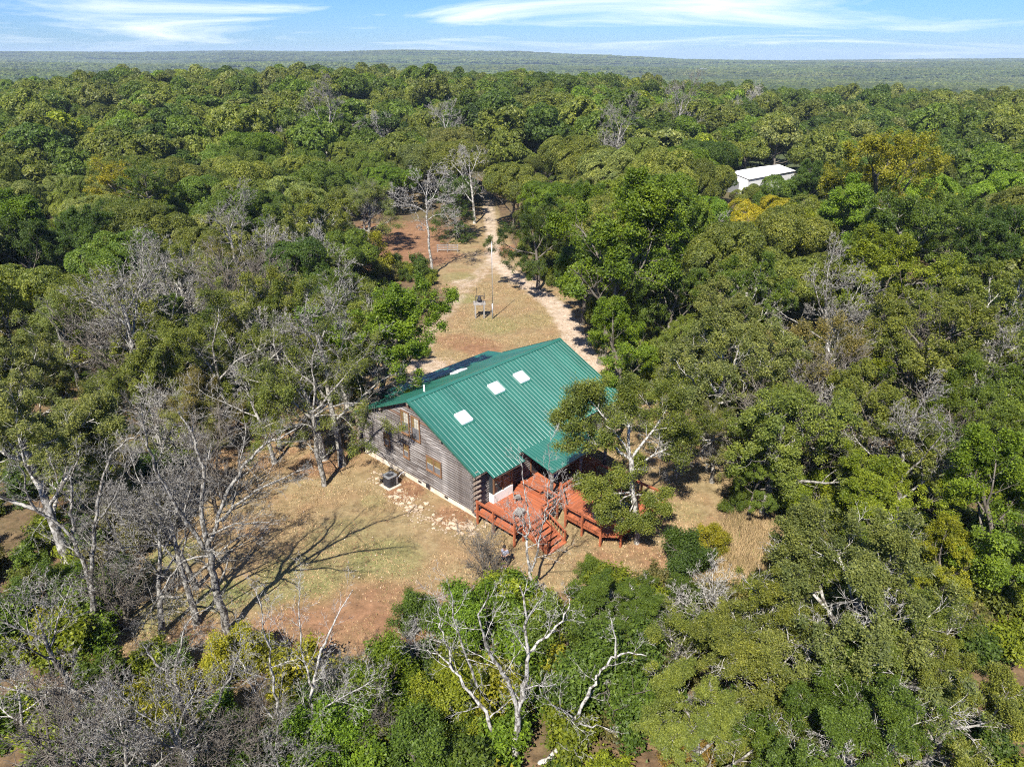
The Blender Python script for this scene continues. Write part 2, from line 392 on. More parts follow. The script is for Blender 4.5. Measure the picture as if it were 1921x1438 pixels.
quads = np.stack([idx[:-1, :-1], idx[:-1, 1:], idx[1:, 1:], idx[1:, :-1]], -1).reshape(-1, 4)
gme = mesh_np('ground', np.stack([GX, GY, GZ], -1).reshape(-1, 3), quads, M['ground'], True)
FX, FY = GX.ravel(), GY.ravel(); FD = np.hypot(FX, FY)
def vattr(name, val):
    at = gme.attributes.new(name, 'FLOAT', 'POINT'); at.data.foreach_set('value', np.asarray(val, np.float32).ravel())
vattr('lawn', 1 - sm(-1.5, 2.0, sd_poly(FX, FY, YARD)))
vattr('green', blobs(FX, FY, GREEN)); vattr('rust', blobs(FX, FY, RUST))
pth = np.zeros(len(FX))
for pl, wd, pw in zip(DRIVE, (1.2, 1.4, 1.5), (.78, .52, .82)): pth = np.maximum(pth, pw * (1 - sm(wd * .35, wd * 1.9, seg_dist(FX, FY, pl))))
pth = np.maximum(pth, blobs(FX, FY, [(935, 500, 6, .45), (985, 525, 5, .5), (870, 530, 3, .6), (800, 690, 4.0, .7), (1075, 640, 2.6, .75), (900, 480, 4, .4)]))
vattr('path', pth)
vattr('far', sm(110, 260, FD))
def field_mask(x, y):
    f = np.zeros(np.shape(x))
    for px, py, dist, rx, ry in FIELDS:
        d = ray(px, py); t = dist / math.hypot(d[0], d[1]); c = d * t
        f = np.maximum(f, 1 - sm(.8, 1.1, np.hypot((x - c[0]) / rx, (y - c[1]) / ry)))
    return f
FIELDS = [(1270, 122, 3000, 160, 120), (1330, 126, 2700, 180, 120), (1500, 117, 4300, 500, 300), (1650, 124, 3000, 240, 160), (1640, 117, 4500, 600, 350),
          (1800, 118, 4300, 400, 300), (480, 108, 3900, 300, 130), (420, 108, 3500, 170, 100), (10, 104, 5200, 260, 200), (650, 100, 5200, 300, 200), (1060, 145, 1900, 60, 30)]
vattr('field', field_mask(FX, FY))
ground = tag(link('ground', gme), kind='structure')

# ------------------------------------------------------------------ log cabin (local x along the ridge, y across the gable wall)
E2 = np.array([.69184, .72205]); E1 = np.array([-.72205, .69184])
C0 = np.array([-2.581, 42.375])
RZ = math.atan2(E2[1], E2[0])
def HW(x, y, z): p = C0 + E2 * x + E1 * y; return Vector((p[0], p[1], z))
cabin = thing('log_cabin', 'weathered brown log cabin with a green metal roof and skylights', 'cabin', (C0[0], C0[1], 0), RZ)
rng = random.Random(7)
WID, LEN, HE, HR, K = 13.65, 16.55, 3.97, 7.39, .4705
def zroof(y): return HR - K * abs(y - WID / 2)
# foundation
fo = MB().box((.06, .06, -.6), (LEN - .06, WID - .06, .60), .02).build('foundation', M['found'], cabin)
for yy in (3.1, 6.2): MB().box((.03, yy, .25), (.055, yy + .38, .42)).build('vent', M['black'], fo)
# log courses
def log_mesh(length, r, n=8, axis='y', oval=1.0):
    b = MB(); v = []
    for t in (0, 1):
        for k in range(n):
            a = 2 * math.pi * (k + .5) / n; q, zz = math.cos(a) * r * oval, math.sin(a) * r
            v.append((q, t * length, zz) if axis == 'y' else (t * length, q, zz))
    f = [(k, (k + 1) % n, n + (k + 1) % n, n + k) for k in range(n)]
    f += [tuple(range(n))[::-1], tuple(range(n, 2 * n))]
    if axis == 'x': f = [q[::-1] for q in f]
    return b.add(v, f)
PIT = .203
def gable(name, x, front):
    w = thing_part(name)
    core = MB()
    poly = [(.3, .61), (WID - .3, .61), (WID - .3, zroof(WID) - .12), (WID / 2, HR - .16), (.3, zroof(0) - .12)]
    xa, xb = (x + .06, x + .14)
    core.add([(xa, p[0], p[1]) for p in poly] + [(xb, p[0], p[1]) for p in poly],
             [tuple(range(5))[::-1], tuple(range(5, 10))] + [(i, (i + 1) % 5, 5 + (i + 1) % 5, 5 + i) for i in range(5)])
    core.build('wall_core', M['dark_wood'], w)
    i = 0; z = .70
    while z < HR - .3:
        half = min(WID / 2, (HR - .22 - (z + .1)) / K)
        y0, y1 = WID / 2 - half, WID / 2 + half
        if half > WID / 2 - .5: y0, y1 = .42, WID - .42
        if y1 - y0 > .3:
            # long runs are two logs butted at an uneven joint
            cut = y0 + (y1 - y0) * rng.uniform(.3, .7)
            for a, b in ((y0, cut - .004), (cut + .004, y1)) if y1 - y0 > 5 else ((y0, y1),):
                hi = z > 4.0 and half < 5.6 and (abs((a + b) / 2 - WID / 2) > 1.2)
                o = log_mesh(b - a, .112, 8, 'y', .8).build('log', M['log_brown'] if (zroof((a + b) / 2) - z < 1.0) else M['log'], w)
                o.location = (x + rng.uniform(-.012, .012), a, z)
        z += PIT; i += 1
    return w
def thing_part(name): return link(name, None, cabin)
gw = gable('gable_wall', 0.0, True)
gw2 = gable('gable_wall', LEN, False)
def side_wall(name, y, s):
    w = thing_part(name); z = .70; i = 0
    MB().box((.3, y - .04, .61), (LEN - .3, y + .04, 4.0)).build('wall_core', M['dark_wood'], w)
    while z < 4.0:
        off = .13 if i % 2 else -.10
        o = log_mesh(LEN + .62, .112, 8, 'x').build('log', M['log'], w); o.location = (-.28 - (.07 if i % 2 else 0), y, z)
        # stubby crossing log ends stacked at the corners
        for xe in (-.30, LEN - .12):
            e = log_mesh(.42, .115, 8, 'x').build('log_end', M['log_end'], w); e.location = (xe, y + s * (.27 + off), z + .05)
        z += PIT; i += 1
    return w
sw = side_wall('front_wall', .02, -1); sb = side_wall('back_wall', WID - .02, 1)
for yy in (.36, WID - .36): MB().box((-.13, yy - .07, .62), (-.02, yy + .07, 4.0), .01).build('corner_post', M['log'], gw)
# purlin ends under the gable overhang
for yy, rr in ((WID / 2, .15), (WID / 2 - 3.6, .11), (WID / 2 + 3.6, .11)):
    o = log_mesh(.55, rr, 10, 'x').build('purlin', M['log_end'], cabin); o.location = (-.36, yy, zroof(yy) - .30)
# windows on the gable wall
def gable_window(y0, y1, z0, z1, double=False, tall=False):
    w = MB(); x = -.115; t = .09
    for a, b in (((x, y0, z0), (x - .06, y0 + t, z1)), ((x, y1 - t, z0), (x - .06, y1, z1)), ((x, y0 + t, z1 - t), (x - .06, y1 - t, z1)), ((x, y0 + t, z0), (x - .06, y1 - t, z0 + t))): w.box(a, b, .008)
    o = w.build('window', M['window_wood'], cabin)
    MB().box((x + .02, y0 + .02, z0 + .02), (x - .005, y1 - .02, z1 - .02)).build('casing', M['window_wood'], o)
    MB().box((x - .02, y0 - .04, z0 - .06), (x - .10, y1 + .04, z0 - .002), .01).build('sill', M['window_wood'], o)
    cols = [(y0 + t, y1 - t)]
    if double:
        mdl = (y0 + y1) / 2; MB().box((x, mdl - .05, z0 + t), (x - .055, mdl + .05, z1 - t)).build('mullion', M['window_wood'], o)
        cols = [(y0 + t, mdl - .05), (mdl + .05, y1 - t)]
    for a, b in cols:
        zm = (z0 + z1) / 2
        MB().box((x - .012, a, zm), (x - .02, b, z1 - t)).build('pane', M['muntin' if tall else 'amber'], o)
        MB().box((x - .012, a, z0 + t), (x - .02, b, zm)).build('pane', M['screen'], o)
        if tall: MB().box((x - .021, b - .26, zm), (x - .027, b, z1 - t)).build('blind', M['amber'], o)
        mm = MB().box((x - .022, a, zm - .025), (x - .04, b, zm + .025))
        if tall:
            for q in (1, 2): yq = a + (b - a) * q / 3; mm.box((x - .022, yq - .008, z0 + t), (x - .032, yq + .008, z1 - t))
            for zq in np.linspace(z0 + t, z1 - t, 7)[1:-1]: mm.box((x - .0225, a, zq - .008), (x - .0325, b, zq + .008))
        mm.build('muntin', M['screen' if tall else 'muntin'], o)
    return o
gable_window(7.0, 8.0, 4.21, 6.16, tall=True); gable_window(5.77, 6.75, 4.13, 6.10, tall=True)
gable_window(7.25, 7.97, 2.08, 3.27); gable_window(9.68, 10.42, 2.15, 3.32); gable_window(3.5, 5.2, 2.08, 3.33, True)
MB().box((-.24, 5.05, .45), (-.11, 5.3, .80), .01).build('meter_box', M['black'], cabin)
MB().box((-.2, 6.6, 3.9), (-.12, 6.75, 4.02), .01).build('floodlight', M['white'], cabin)
# roof: ribbed sheets, each its own piece
roof = link('roof', None, cabin)
RW = .93
def sheet(x0, x1, pts, name='roof_sheet'):
    """pts: (y, z) line from ridge to eave; raised ribs run down the slope"""
    prof = []
    nr = 3; w = (x1 - x0)
    for k in range(nr):
        c = x0 + w * (k + .5) / nr
        prof += [(c - w / nr * .5, 0), (c - .036, 0), (c - .006, .026), (c + .010, .026), (c + .026, 0)]
    prof.append((x1, 0)); n = len(prof)
    v = []
    for (y, z), j in zip(pts, range(len(pts))):
        v += [(px, y, z + pz) for px, pz in prof]
    f = [(j * n + i, j * n + i + 1, (j + 1) * n + i + 1, (j + 1) * n + i) for j in range(len(pts) - 1) for i in range(n - 1)]
    base = len(v)
    for (y, z) in (pts[0], pts[-1]): v += [(x0, y, z - .03), (x1, y, z - .03)]
    if pts[-1][0] > pts[0][0]: f = [q[::-1] for q in f]
    f.append((base, base + 1, base + 3, base + 2)); f.append((base + 2, base + 3, (len(pts) - 1) * n + n - 1, (len(pts) - 1) * n))
    b = MB(); b.add(v, f)
    me = b.mesh(name, M['roof']); me.update()
    return link(name, me, roof)
X0, X1 = -.40, 17.05
nsh = 16; wsh = (X1 - X0) / nsh
for i in range(nsh):
    a, b = X0 + i * wsh, X0 + (i + 1) * wsh - .002; m = (a + b) / 2
    eave = -.44
    pts = [(WID / 2, HR), (eave, zroof(0) - K * .44)]
    if 1.0 < m < 3.5: pts = [(WID / 2, HR), (-1.12, HR - K * (WID / 2 + 1.12))]
    sheet(a, b, pts)
    sheet(a, b, [(WID / 2, HR), (WID + .44, HE)])
for a, b in [(4.4 + i * .85, 4.4 + (i + 1) * .85 - .002) for i in range(8)]: sheet(a, b, [(-.30, HE - .035 + .066), (-3.35, HE - .62)], 'porch_sheet')
for i in range(15): a = 3.2 + i * .9233; sheet(a, a + .9213, [(WID + .38, HE - .02), (WID + 2.40, HE - .38)], 'porch_sheet')
# ridge cap, rake trims, fascia
rc = MB()
for s in (-1, 1):
    y = WID / 2; rc.add([(X0 - .03, y, HR + .055), (X1 + .03, y, HR + .055), (X1 + .03, y + s * .27, HR + .055 - .27 * K + .004), (X0 - .03, y + s * .27, HR + .055 - .27 * K + .004)], [(0, 1, 2, 3) if s > 0 else (3, 2, 1, 0)])
rc.build('ridge_cap', M['roof'], roof)
for x, sx in ((X0, -1), (X1, 1)):
    for s in (-1, 1):
        ye, ze = (-.44, HE) if s < 0 else (WID + .44, HE)
        t = MB(); xa, xb = x + sx * .025, x - sx * .14
        t.add([(xa, WID / 2, HR + .045), (xb, WID / 2, HR + .045), (xb, ye, ze + .045), (xa, ye, ze + .045), (xa, WID / 2, HR - .15), (xa, ye, ze - .15)], [(0, 1, 2, 3), (0, 3, 5, 4)])
        t.build('rake_trim', M['roof'], roof)
        MB().beam((x - sx * .05, WID / 2, HR - .12), (x - sx * .05, ye, ze - .12), .05, .16).build('rafter', M['dark_wood'], roof)
def fascia(x0, x1, y, z): MB().box((x0, y, z - .18), (x1, y + .03, z - .032)).build('fascia', M['dark_wood'], roof)
fascia(X0, 1.02, -.42, HE); fascia(3.5, X1, -.42, HE); fascia(1.02, 3.5, -1.10, HR - K * (WID / 2 + 1.10)); fascia(4.4, 11.2, -3.33, HE - .615); fascia(X0, X1, WID + .40, HE - .01); fascia(3.2, 17.04, WID + 2.37, HE - .375)
# soffit boards close the eaves from below
MB().add([(X0 + .05, -.40, HE - .17), (X1 - .05, -.40, HE - .17), (X1 - .05, .1, HE - .1), (X0 + .05, .1, HE - .1)], [(0, 1, 2, 3)]).build('soffit', M['dark_wood'], roof)
# skylights
def skylight(y0, y1, x0, x1, back=False):
    zf = lambda y: zroof(y)
    o = MB()
    d = .12
    ring = [(x0, y0), (x1, y0), (x1, y1), (x0, y1)]
    for i in range(4):
        (ax, ay), (bx, by) = ring[i], ring[(i + 1) % 4]
        o.beam((ax, ay, zf(ay) + .06), (bx, by, zf(by) + .06), .07, .17)
    s = o.build('skylight', M['dome'], roof)
    gk = MB()
    for i in range(4):
        (ax, ay), (bx, by) = ring[i], ring[(i + 1) % 4]; cx, cy2 = (x0 + x1) / 2, (y0 + y1) / 2
        sh = lambda x_, y_: (cx + (x_ - cx) * .88, cy2 + (y_ - cy2) * .88)
        (ax, ay), (bx, by) = sh(ax, ay), sh(bx, by); gk.beam((ax, ay, zf(ay) + .185), (bx, by, zf(by) + .185), .03, .03)
    gk.build('gasket', M['grey_metal'], s)
    g = MB(); n = 6; v = []
    for j in range(n + 1):
        for i in range(n + 1):
            x = x0 + (x1 - x0) * i / n; y = y0 + (y1 - y0) * j / n
            h = .16 + .10 * (math.sin(math.pi * i / n) * math.sin(math.pi * j / n)) ** .6
            v.append((x, y, zf(y) + h))
    g.add(v, [(j * (n + 1) + i, j * (n + 1) + i + 1, (j + 1) * (n + 1) + i + 1, (j + 1) * (n + 1) + i) for j in range(n) for i in range(n)])
    g.build('dome', M['dome'], s, True)
    MB().add([(x0 - .12, y0 - .16, zf(y0 - .16) + .028), (x1 + .12, y0 - .16, zf(y0 - .16) + .028), (x1 + .12, y0 - .02, zf(y0) + .03), (x0 - .12, y0 - .02, zf(y0) + .03)], [(0, 1, 2, 3)]).build('flashing', M['roof'], s)
skylight(3.3, 4.2, 1.95, 2.95); skylight(4.4, 5.3, 6.5, 7.5); skylight(4.4, 5.3, 9.4, 10.4); skylight(11.3, 12.3, 8.7, 9.8, True)
MB().lathe([(.0, .55), (.055, .55), (.055, -.2)], 12, (2.18, 7.9, zroof(7.9))).build('vent_pipe', M['white'], roof, True)
# front (deck side): bay window, sliding door, porch posts
bw = MB()
bay = link('bay_window', None, cabin)
MB().box((1.25, -.62, .98), (1.55, -.125, 1.0)).box((1.2, -.60, 1.0), (3.2, -.13, 1.75), .01).build('bay_apron', M['white'], bay)
for a, b in ((1.22, 1.34), (2.14, 2.26), (3.06, 3.18)): MB().box((a, -.58, 1.75), (b, -.46, 3.45), .01).build('jamb', M['window_wood'], bay)
MB().box((1.22, -.57, 3.33), (3.18, -.47, 3.45)).build('head', M['window_wood'], bay)
for a, b in ((1.36, 2.12), (2.28, 3.04)):
    MB().box((a, -.53, 1.76), (b, -.51, 3.32)).build('pane', M['glass'], bay)
    MB().box((a, -.545, 2.5), (b, -.532, 2.55)).build('muntin', M['muntin'], bay)
MB().box((1.22, -.50, 1.76), (1.26, -.13, 3.4)).build('pane', M['glass'], bay)
dr = MB().box((5.6, -.16, 1.1), (7.5, -.12, 3.25)).build('door', M['window_wood'], cabin)
for a in (5.72, 6.62): MB().box((a, -.19, 1.25), (a + .78, -.165, 3.1)).build('pane', M['glass'], dr)
MB().box((6.53, -.21, 2.05), (6.57, -.165, 2.3)).build('handle', M['black'], dr)
for xx in (9.2, 12.6, 14.6):
    wo = MB().box((xx, -.16, 1.9), (xx + 1.2, -.12, 3.1)).build('window', M['window_wood'], cabin); MB().box((xx + .1, -.19, 2.0), (xx + 1.1, -.165, 3.0)).build('pane', M['glass'], wo)
for xx in (4.6, 7.9, 11.0): MB().tube([(xx, -3.15, .9), (xx, -3.15, HE - .62)], .13, 10).build('porch_post', M['log'], cabin, True)
MB().beam((4.45, -3.15, HE - .74), (11.15, -3.15, HE - .74), .16, .2).build('porch_beam', M['dark_wood'], cabin)

# ------------------------------------------------------------------ deck of red-stained boards
deck = thing('deck', 'red stained timber deck with railings and a stair below the cabin eave', 'deck', (C0[0], C0[1], 0), RZ)
DZ, PZ, LZ = 1.02, 1.20, .88       # left deck, platform by the door, wide lower deck
def board(a, b, mat): MB().box(a, b, .006).build('board', mat, deck)
x = -.25
while x < 4.05:                     # left deck: boards run out from the wall
    board((x, -4.05, DZ - .04), (x + .134, -.14, DZ), M['deckx']); x += .14
x = 4.12
while x < 11.0:                     # raised platform under the porch
    board((x, -2.78, PZ - .04), (x + .134, -.14, PZ), M['deckx']); x += .14
def right_edges(y):                 # wide deck outline: near edge with a diagonal and a cut corner
    x0 = 3.85 + max(0, (y + 5.2)) * .78
    x0 = max(x0, 3.85 + max(0, -(y + 8.3)) * .9)
    return max(x0, 3.85), 9.75
y = -9.25
while y < -2.9:
    a, b = right_edges(y + .07); board((a, y, LZ - .04), (b, y + .134, LZ), M['deck']); y += .14
def rim(p, q, z, name='rim_board', h=.2): MB().beam((*p, z - .06 - h / 2 + .06), (*q, z - .06 - h / 2 + .06), .045, h).build(name, M['deck'], deck)
rim((-.27, -.14), (-.27, -4.08), DZ); rim((-.27, -4.08), (4.06, -4.08), DZ); rim((4.09, -4.08), (4.09, -2.8), DZ)
rim((4.10, -2.81), (11.0, -2.81), PZ); rim((4.09, -.2), (4.09, -2.79), PZ)
RE = [(5.75, -2.95), (3.83, -5.2), (3.83, -8.28), (4.68, -9.28), (9.78, -9.28), (9.78, -2.95)]
for p, q in zip(RE[:-1], RE[1:]): rim(p, q, LZ, h=.22)
def post(x, y, z0, z1, s=.125): MB().box((x - s / 2, y - s / 2, z0), (x + s / 2, y + s / 2, z1), .012).build('post', M['deck'], deck)
def rail(p, q, z, lo=True):
    MB().beam((*p, z + .94), (*q, z + .94), .15, .045).build('rail', M['deck'], deck)
    MB().beam((*p, z + .84), (*q, z + .84), .045, .10).build('rail', M['deck'], deck)
    if lo: MB().beam((*p, z + .14), (*q, z + .14), .045, .09).build('rail', M['deck'], deck)
for x_, y_ in ((-.34, -.5), (-.34, -2.1), (-.34, -4.12), (.55, -4.15)): post(x_, y_, -.3, DZ + .92)
rail((-.34, -.4), (-.34, -4.12), DZ); rail((-.34, -4.15), (.55, -4.15), DZ)
for x_, y_ in ((2.42, -4.15), (4.1, -4.15), (4.15, -2.95)): post(x_, y_, -.3, DZ + .92)
rail((2.42, -4.15), (4.1, -4.15), DZ); rail((4.15, -4.1), (4.15, -2.95), DZ)
RP = [(5.75, -3.05), (3.76, -5.2), (3.76, -6.7), (3.76, -8.3), (4.65, -9.36), (6.4, -9.36), (8.1, -9.36), (9.86, -9.36), (9.86, -7.4), (9.86, -5.3), (9.86, -3.1)]
for p in RP: post(p[0], p[1], -.4, LZ + .92)
for p, q in zip(RP[:-1], RP[1:]): rail(p, q, LZ)
MB().beam((4.2, -2.6, PZ + .40), (4.2, -.6, PZ + .40), .36, .05).build('bench_seat', M['deckx'], deck)
for yy in (-2.4, -.8): MB().box((4.12, yy - .04, PZ), (4.3, yy + .04, PZ + .37)).build('bench_leg', M['deckx'], deck)
# stair
stair = link('stairs', None, deck)
SX0, SX1, NS = .62, 2.36, 6
for i in range(NS):
    zt = DZ - (i + 1) * DZ / (NS + .4); yt = -4.12 - i * .39
    for k in range(2): MB().box((SX0, yt - .02 - (k + 1) * .19, zt - .04), (SX1, yt - .02 - k * .19 - .012, zt), .006).build('tread', M['deck'], stair)
    MB().box((SX0 + .03, yt - .03, zt - .12), (SX1 - .03, yt - .005, zt - .045)).build('riser', M['deck'], stair)
for xx in (SX0 - .03, SX1 + .03):
    MB().beam((xx, -4.1, DZ - .22), (xx, -4.1 - NS * .39, -.02), .05, .26).build('stringer', M['deck'], stair)
    MB().box((xx - .06, -6.38, -.3), (xx + .06, -6.26, .98), .01).build('newel', M['deck'], stair)
    MB().beam((xx, -4.15, DZ + .92), (xx, -6.32, .92), .13, .045).build('handrail', M['deck'], stair)
    MB().beam((xx, -4.15, DZ + .18), (xx, -6.32, .18), .05, .08).build('handrail', M['deck'], stair)
    for k in range(1, 9):
        t = k / 9; yy = -4.15 - 2.17 * t; zb = DZ + .2 - (DZ) * t; MB().box((xx - .018, yy - .018, zb), (xx + .018, yy + .018, zb + .7)).build('baluster', M['deck'], stair)
# spa tub and deck furniture
def at_deck(x, y): p = HW(x, y, 0); return p.x, p.y
tx, ty = at_deck(7.2, -6.9)
tub = thing('spa_tub', 'low dark square tub set on the red deck under the oak', 'tub', (tx, ty, LZ), RZ)
MB().box((-1.1, -1.05, .002), (1.1, 1.05, .36), .05).build('shell', M['black'], tub)
rm = MB()
for a, b in (((-1.14, -1.09), (1.14, -.93)), ((-1.14, .93), (1.14, 1.09)), ((-1.14, -.93), (-.98, .93)), ((.98, -.93), (1.14, .93))): rm.box((*a, .36), (*b, .42), .02)
rm.build('rim', M['black'], tub); MB().box((-.98, -.93, .362), (.98, .93, .39)).build('cover', M['tar'], tub)
def chair(name, label, x, y, rz, mat, z=LZ, group=None):
    px_, py_ = at_deck(x, y); c = thing(name, label, 'chair', (px_, py_, z), RZ + rz, group)
    MB().box((-.24, -.24, .42), (.24, .24, .46), .02).build('seat', mat, c)
    bk = MB(); n = 6
    for i in range(n): a = (i / (n - 1) - .5) * .44; bk.beam((a, .22, .46), (a * .9, .33, .93), .05, .018)
    bk.beam((-.24, .335, .95), (.24, .335, .95), .05, .05); bk.build('backrest', mat, c)
    for sx in (-1, 1):
        for sy in (-1, 1): MB().tube([(sx * .21, sy * .2, .42), (sx * .24, sy * .25, 0)], .02, 6).build('leg', mat, c)
        MB().tube([(sx * .24, -.2, .42), (sx * .26, -.2, .64), (sx * .26, .24, .66)], .018, 6).build('arm', mat, c)
    return c
chair('patio_chair', 'white patio chair beside the dark tub on the deck', 5.6, -7.9, 2.2, M['white'])
chair('patio_chair', 'grey metal patio chair at the railing of the lower deck', 4.75, -7.2, -.6, M['grey_metal'])
chair('patio_chair', 'grey metal patio chair at the cut corner of the deck', 5.3, -8.75, .4, M['grey_metal'])
chair('patio_chair', 'weathered grey wooden chair near the bay window on the deck', 2.6, -1.6, 1.0, M['grey_wood'], DZ)
chair('patio_chair', 'blue chair under the porch roof on the deck', 6.3, -1.9, 2.6, M['blue'], PZ)
px_, py_ = at_deck(1.3, -3.0)
tb = thing('patio_table', 'low weathered grey table by the left railing of the deck', 'table', (px_, py_, DZ), RZ + .3)
for k in range(5): MB().box((-.45, -.3 + k * .122, .46), (.45, -.19 + k * .122, .49), .006).build('slat', M['grey_wood'], tb)
for sx in (-.38, .38):
    for sy in (-.24, .24): MB().box((sx - .03, sy - .03, 0), (sx + .03, sy + .03, .458)).build('leg', M['grey_wood'], tb)

# ------------------------------------------------------------------ air conditioner
p = HW(-1.55, 8.05, 0)
ac = thing('air_conditioner', 'dark grey outdoor air conditioner unit on a concrete pad by the gable wall', 'air conditioner', (p.x, p.y, 0), RZ)
MB().box((-.62, -.62, -.2), (.62, .62, .09), .02).build('pad', M['concrete'], ac)
def rr(r, c, n=5):
    pts = []
    for cx, cy, a0 in ((r - c, r - c, 0), (-r + c, r - c, 90), (-r + c, -r + c, 180), (r - c, -r + c, 270)):
        for k in range(n): a = math.radians(a0 + 90 * k / (n - 1)); pts.append((cx + c * math.cos(a), cy + c * math.sin(a)))
    return pts
MB().prism(rr(.42, .14), .09, .90).build('casing', M['black'], ac)
lv = MB()
for k in range(14): lv.prism(rr(.428, .14), .14 + k * .053, .165 + k * .053)
lv.build('louvre', M['grey_metal'] if False else M['black'], ac)
outer = rr(.44, .15); n = len(outer); tp = MB()
inner = [(.33 * math.cos(math.atan2(q[1], q[0])), .33 * math.sin(math.atan2(q[1], q[0]))) for q in outer]
v = [(*q, .90) for q in outer] + [(*q, .985) for q in outer] + [(*q, .985) for q in inner] + [(*q, .91) for q in inner]
tp.add(v, [(r_ * n + i, r_ * n + (i + 1) % n, (r_ + 1) * n + (i + 1) % n, (r_ + 1) * n + i) for r_ in range(3) for i in range(n)])
tp.build('top', M['grey_metal'], ac)
fn = MB().lathe([(.0, .93), (.10, .93), (.10, .91)], 12)
for k in range(4): a = k * math.pi / 2; fn.beam((.08 * math.cos(a), .08 * math.sin(a), .915), (.31 * math.cos(a), .31 * math.sin(a), .925), .16, .01)
fn.build('fan', M['black'], ac)
MB().box((.26, -.435, .2), (.40, -.445, .8)).build('control_panel', M['grey_metal'], ac)
MB().tube([(.4, .1, .3), (.8, .2, .15), (1.2, .15, .5), (1.45, .1, .55)], .035, 8).build('refrigerant_line', M['white'], ac)

# ------------------------------------------------------------------ bell frame, flagpole, fence panel, gate posts
p = U(900, 594); bell = thing('bell_frame', 'weathered timber stand carrying a black yard bell beside the flagpole', 'bell stand', (p[0], p[1], float(terr(p[0], p[1]))), .08)
for sx in (-.55, .55):
    for sy in (-.5, .5): MB().box((sx - .09, sy - .09, -.3), (sx + .09, sy + .09, 1.75), .015).build('leg', M['grey_wood'], bell)
for sy in (-.5, .5): MB().box((-.78, sy - .10, 1.75), (.78, sy + .10, 1.97), .015).build('beam', M['grey_wood'], bell)
for k in range(6): MB().box((-.74, -.385 + k * .13, 1.972), (.74, -.27 + k * .13, 2.02), .006).build('plank', M['grey_wood'], bell)
bb = MB().lathe([(.0, .62), (.10, .61), (.16, .52), (.20, .36), (.26, .16), (.36, 0), (.33, 0), (.2, .2), (.0, .3)], 20, (0, 0, 2.22)).build('bell', M['black'], bell, True)
hs = MB()
for sx in (-.48, .48): hs.tube([(sx, -.16, 2.02), (sx, 0, 2.75), (sx, .16, 2.02)], .035, 8)
hs.tube([(-.5, 0, 2.78), (.5, 0, 2.78)], .05, 8); hs.build('yoke', M['black'], bell)
wh = MB().tube([(.62, .42 * math.cos(a), 2.78 + .42 * math.sin(a)) for a in np.linspace(0, 2 * math.pi, 22)], .03, 6, False)
for k in range(4): a = k * math.pi / 4; wh.tube([(.62, .42 * math.cos(a), 2.78 + .42 * math.sin(a)), (.62, -.42 * math.cos(a), 2.78 - .42 * math.sin(a))], .018, 6)
wh.build('wheel', M['black'], bell)
MB().tube([(-.3, .5, 2.0), (-.3, .5, 3.6)], .03, 8).lathe([(.0, 3.72), (.07, 3.66), (.0, 3.58)], 8, (-.3, .5, 0)).build('finial', M['black'], bell)
p = U(924, 597); fp = thing('flagpole', 'tall thin grey metal flagpole standing in the drive circle', 'flagpole', (p[0], p[1], float(terr(p[0], p[1]))))
MB().tube([(0, 0, -.3), (0, 0, 2.0)], .095, 12).build('sleeve', M['grey_metal'], fp, True)
MB().tube([(0, 0, 2.0), (0, 0, 6.0), (0, 0, 9.8)], [.05, .042, .03], 10).build('pole', M['grey_metal'], fp, True)
MB().lathe([(.0, 9.93), (.06, 9.87), (.0, 9.8)], 10).build('finial', M['grey_metal'], fp, True)
MB().tube([(.1, 0, 1.3), (.06, .02, 9.75)], .008, 5).build('halyard', M['white'], fp)
a, b = U(821, 475), U(859, 475); fc = thing('fence_panel', 'short three-rail wooden fence panel left of the sandy drive', 'fence', (a[0], a[1], float(terr(a[0], a[1]))))
L = float(np.hypot(*(b - a)[:2])); fc.rotation_euler.z = math.atan2(b[1] - a[1], b[0] - a[0])
for k in range(3): MB().box((k * L / 2 - .07, -.07, -.3), (k * L / 2 + .07, .07, 1.25), .01).build('post', M['grey_wood'], fc)
for k in range(3): MB().box((-.1, -.11, .3 + k * .38), (L + .1, -.072, .46 + k * .38), .008).build('rail', M['grey_wood'], fc)

# ------------------------------------------------------------------ white shed in the woods, orange machine beside it
SHB = Ut(1404, 336, 3.8); SHB[2] -= 3.8
shed = thing('metal_shed', 'white metal shed with a low gabled roof among the trees', 'shed', tuple(SHB), math.atan2(12.2, 14.1))
SL, SWD, SE, SRD = 21.0, 9.0, 3.8, 4.8
MB().add([(0, 0, -1), (SL, 0, -1), (SL, SWD, -1), (0, SWD, -1), (0, 0, SE), (SL, 0, SE), (SL, SWD, SE), (0, SWD, SE), (0, SWD / 2, SRD - .05), (SL, SWD / 2, SRD - .05)],
         [(0, 1, 5, 4), (2, 3, 7, 6), (3, 0, 4, 8, 7), (1, 2, 6, 9, 5)]).build('wall', M['white'], shed)
for i in range(21):
    for s in (0, 1):
        xa, xb = i - .2, i + .995 - (.0 if i < 20 else -.2)
        ye = -.25 if s == 0 else SWD + .25
        t = MB(); t.add([(xa, SWD / 2, SRD), (xb - .2, SWD / 2, SRD), (xb - .2, ye, SE - .02), (xa, ye, SE - .02), (xa, ye, SE - .07), (xb - .2, ye, SE - .07)], [(0, 3, 2, 1) if s == 0 else (0, 1, 2, 3), (3, 4, 5, 2)])
        t.beam((xa + .03, SWD / 2, SRD + .01), (xa + .03, ye, SE + .01), .05, .05); t.build('roof_sheet', M['white'], shed)
MB().box((-.03, 2.2, -.5), (-.06, 5.6, 2.9)).build('door', M['grey_metal'], shed)
MB().box((-.06, 5.65, 1.6), (-.03, 6.6, 2.4)).build('window', M['glass'], shed)
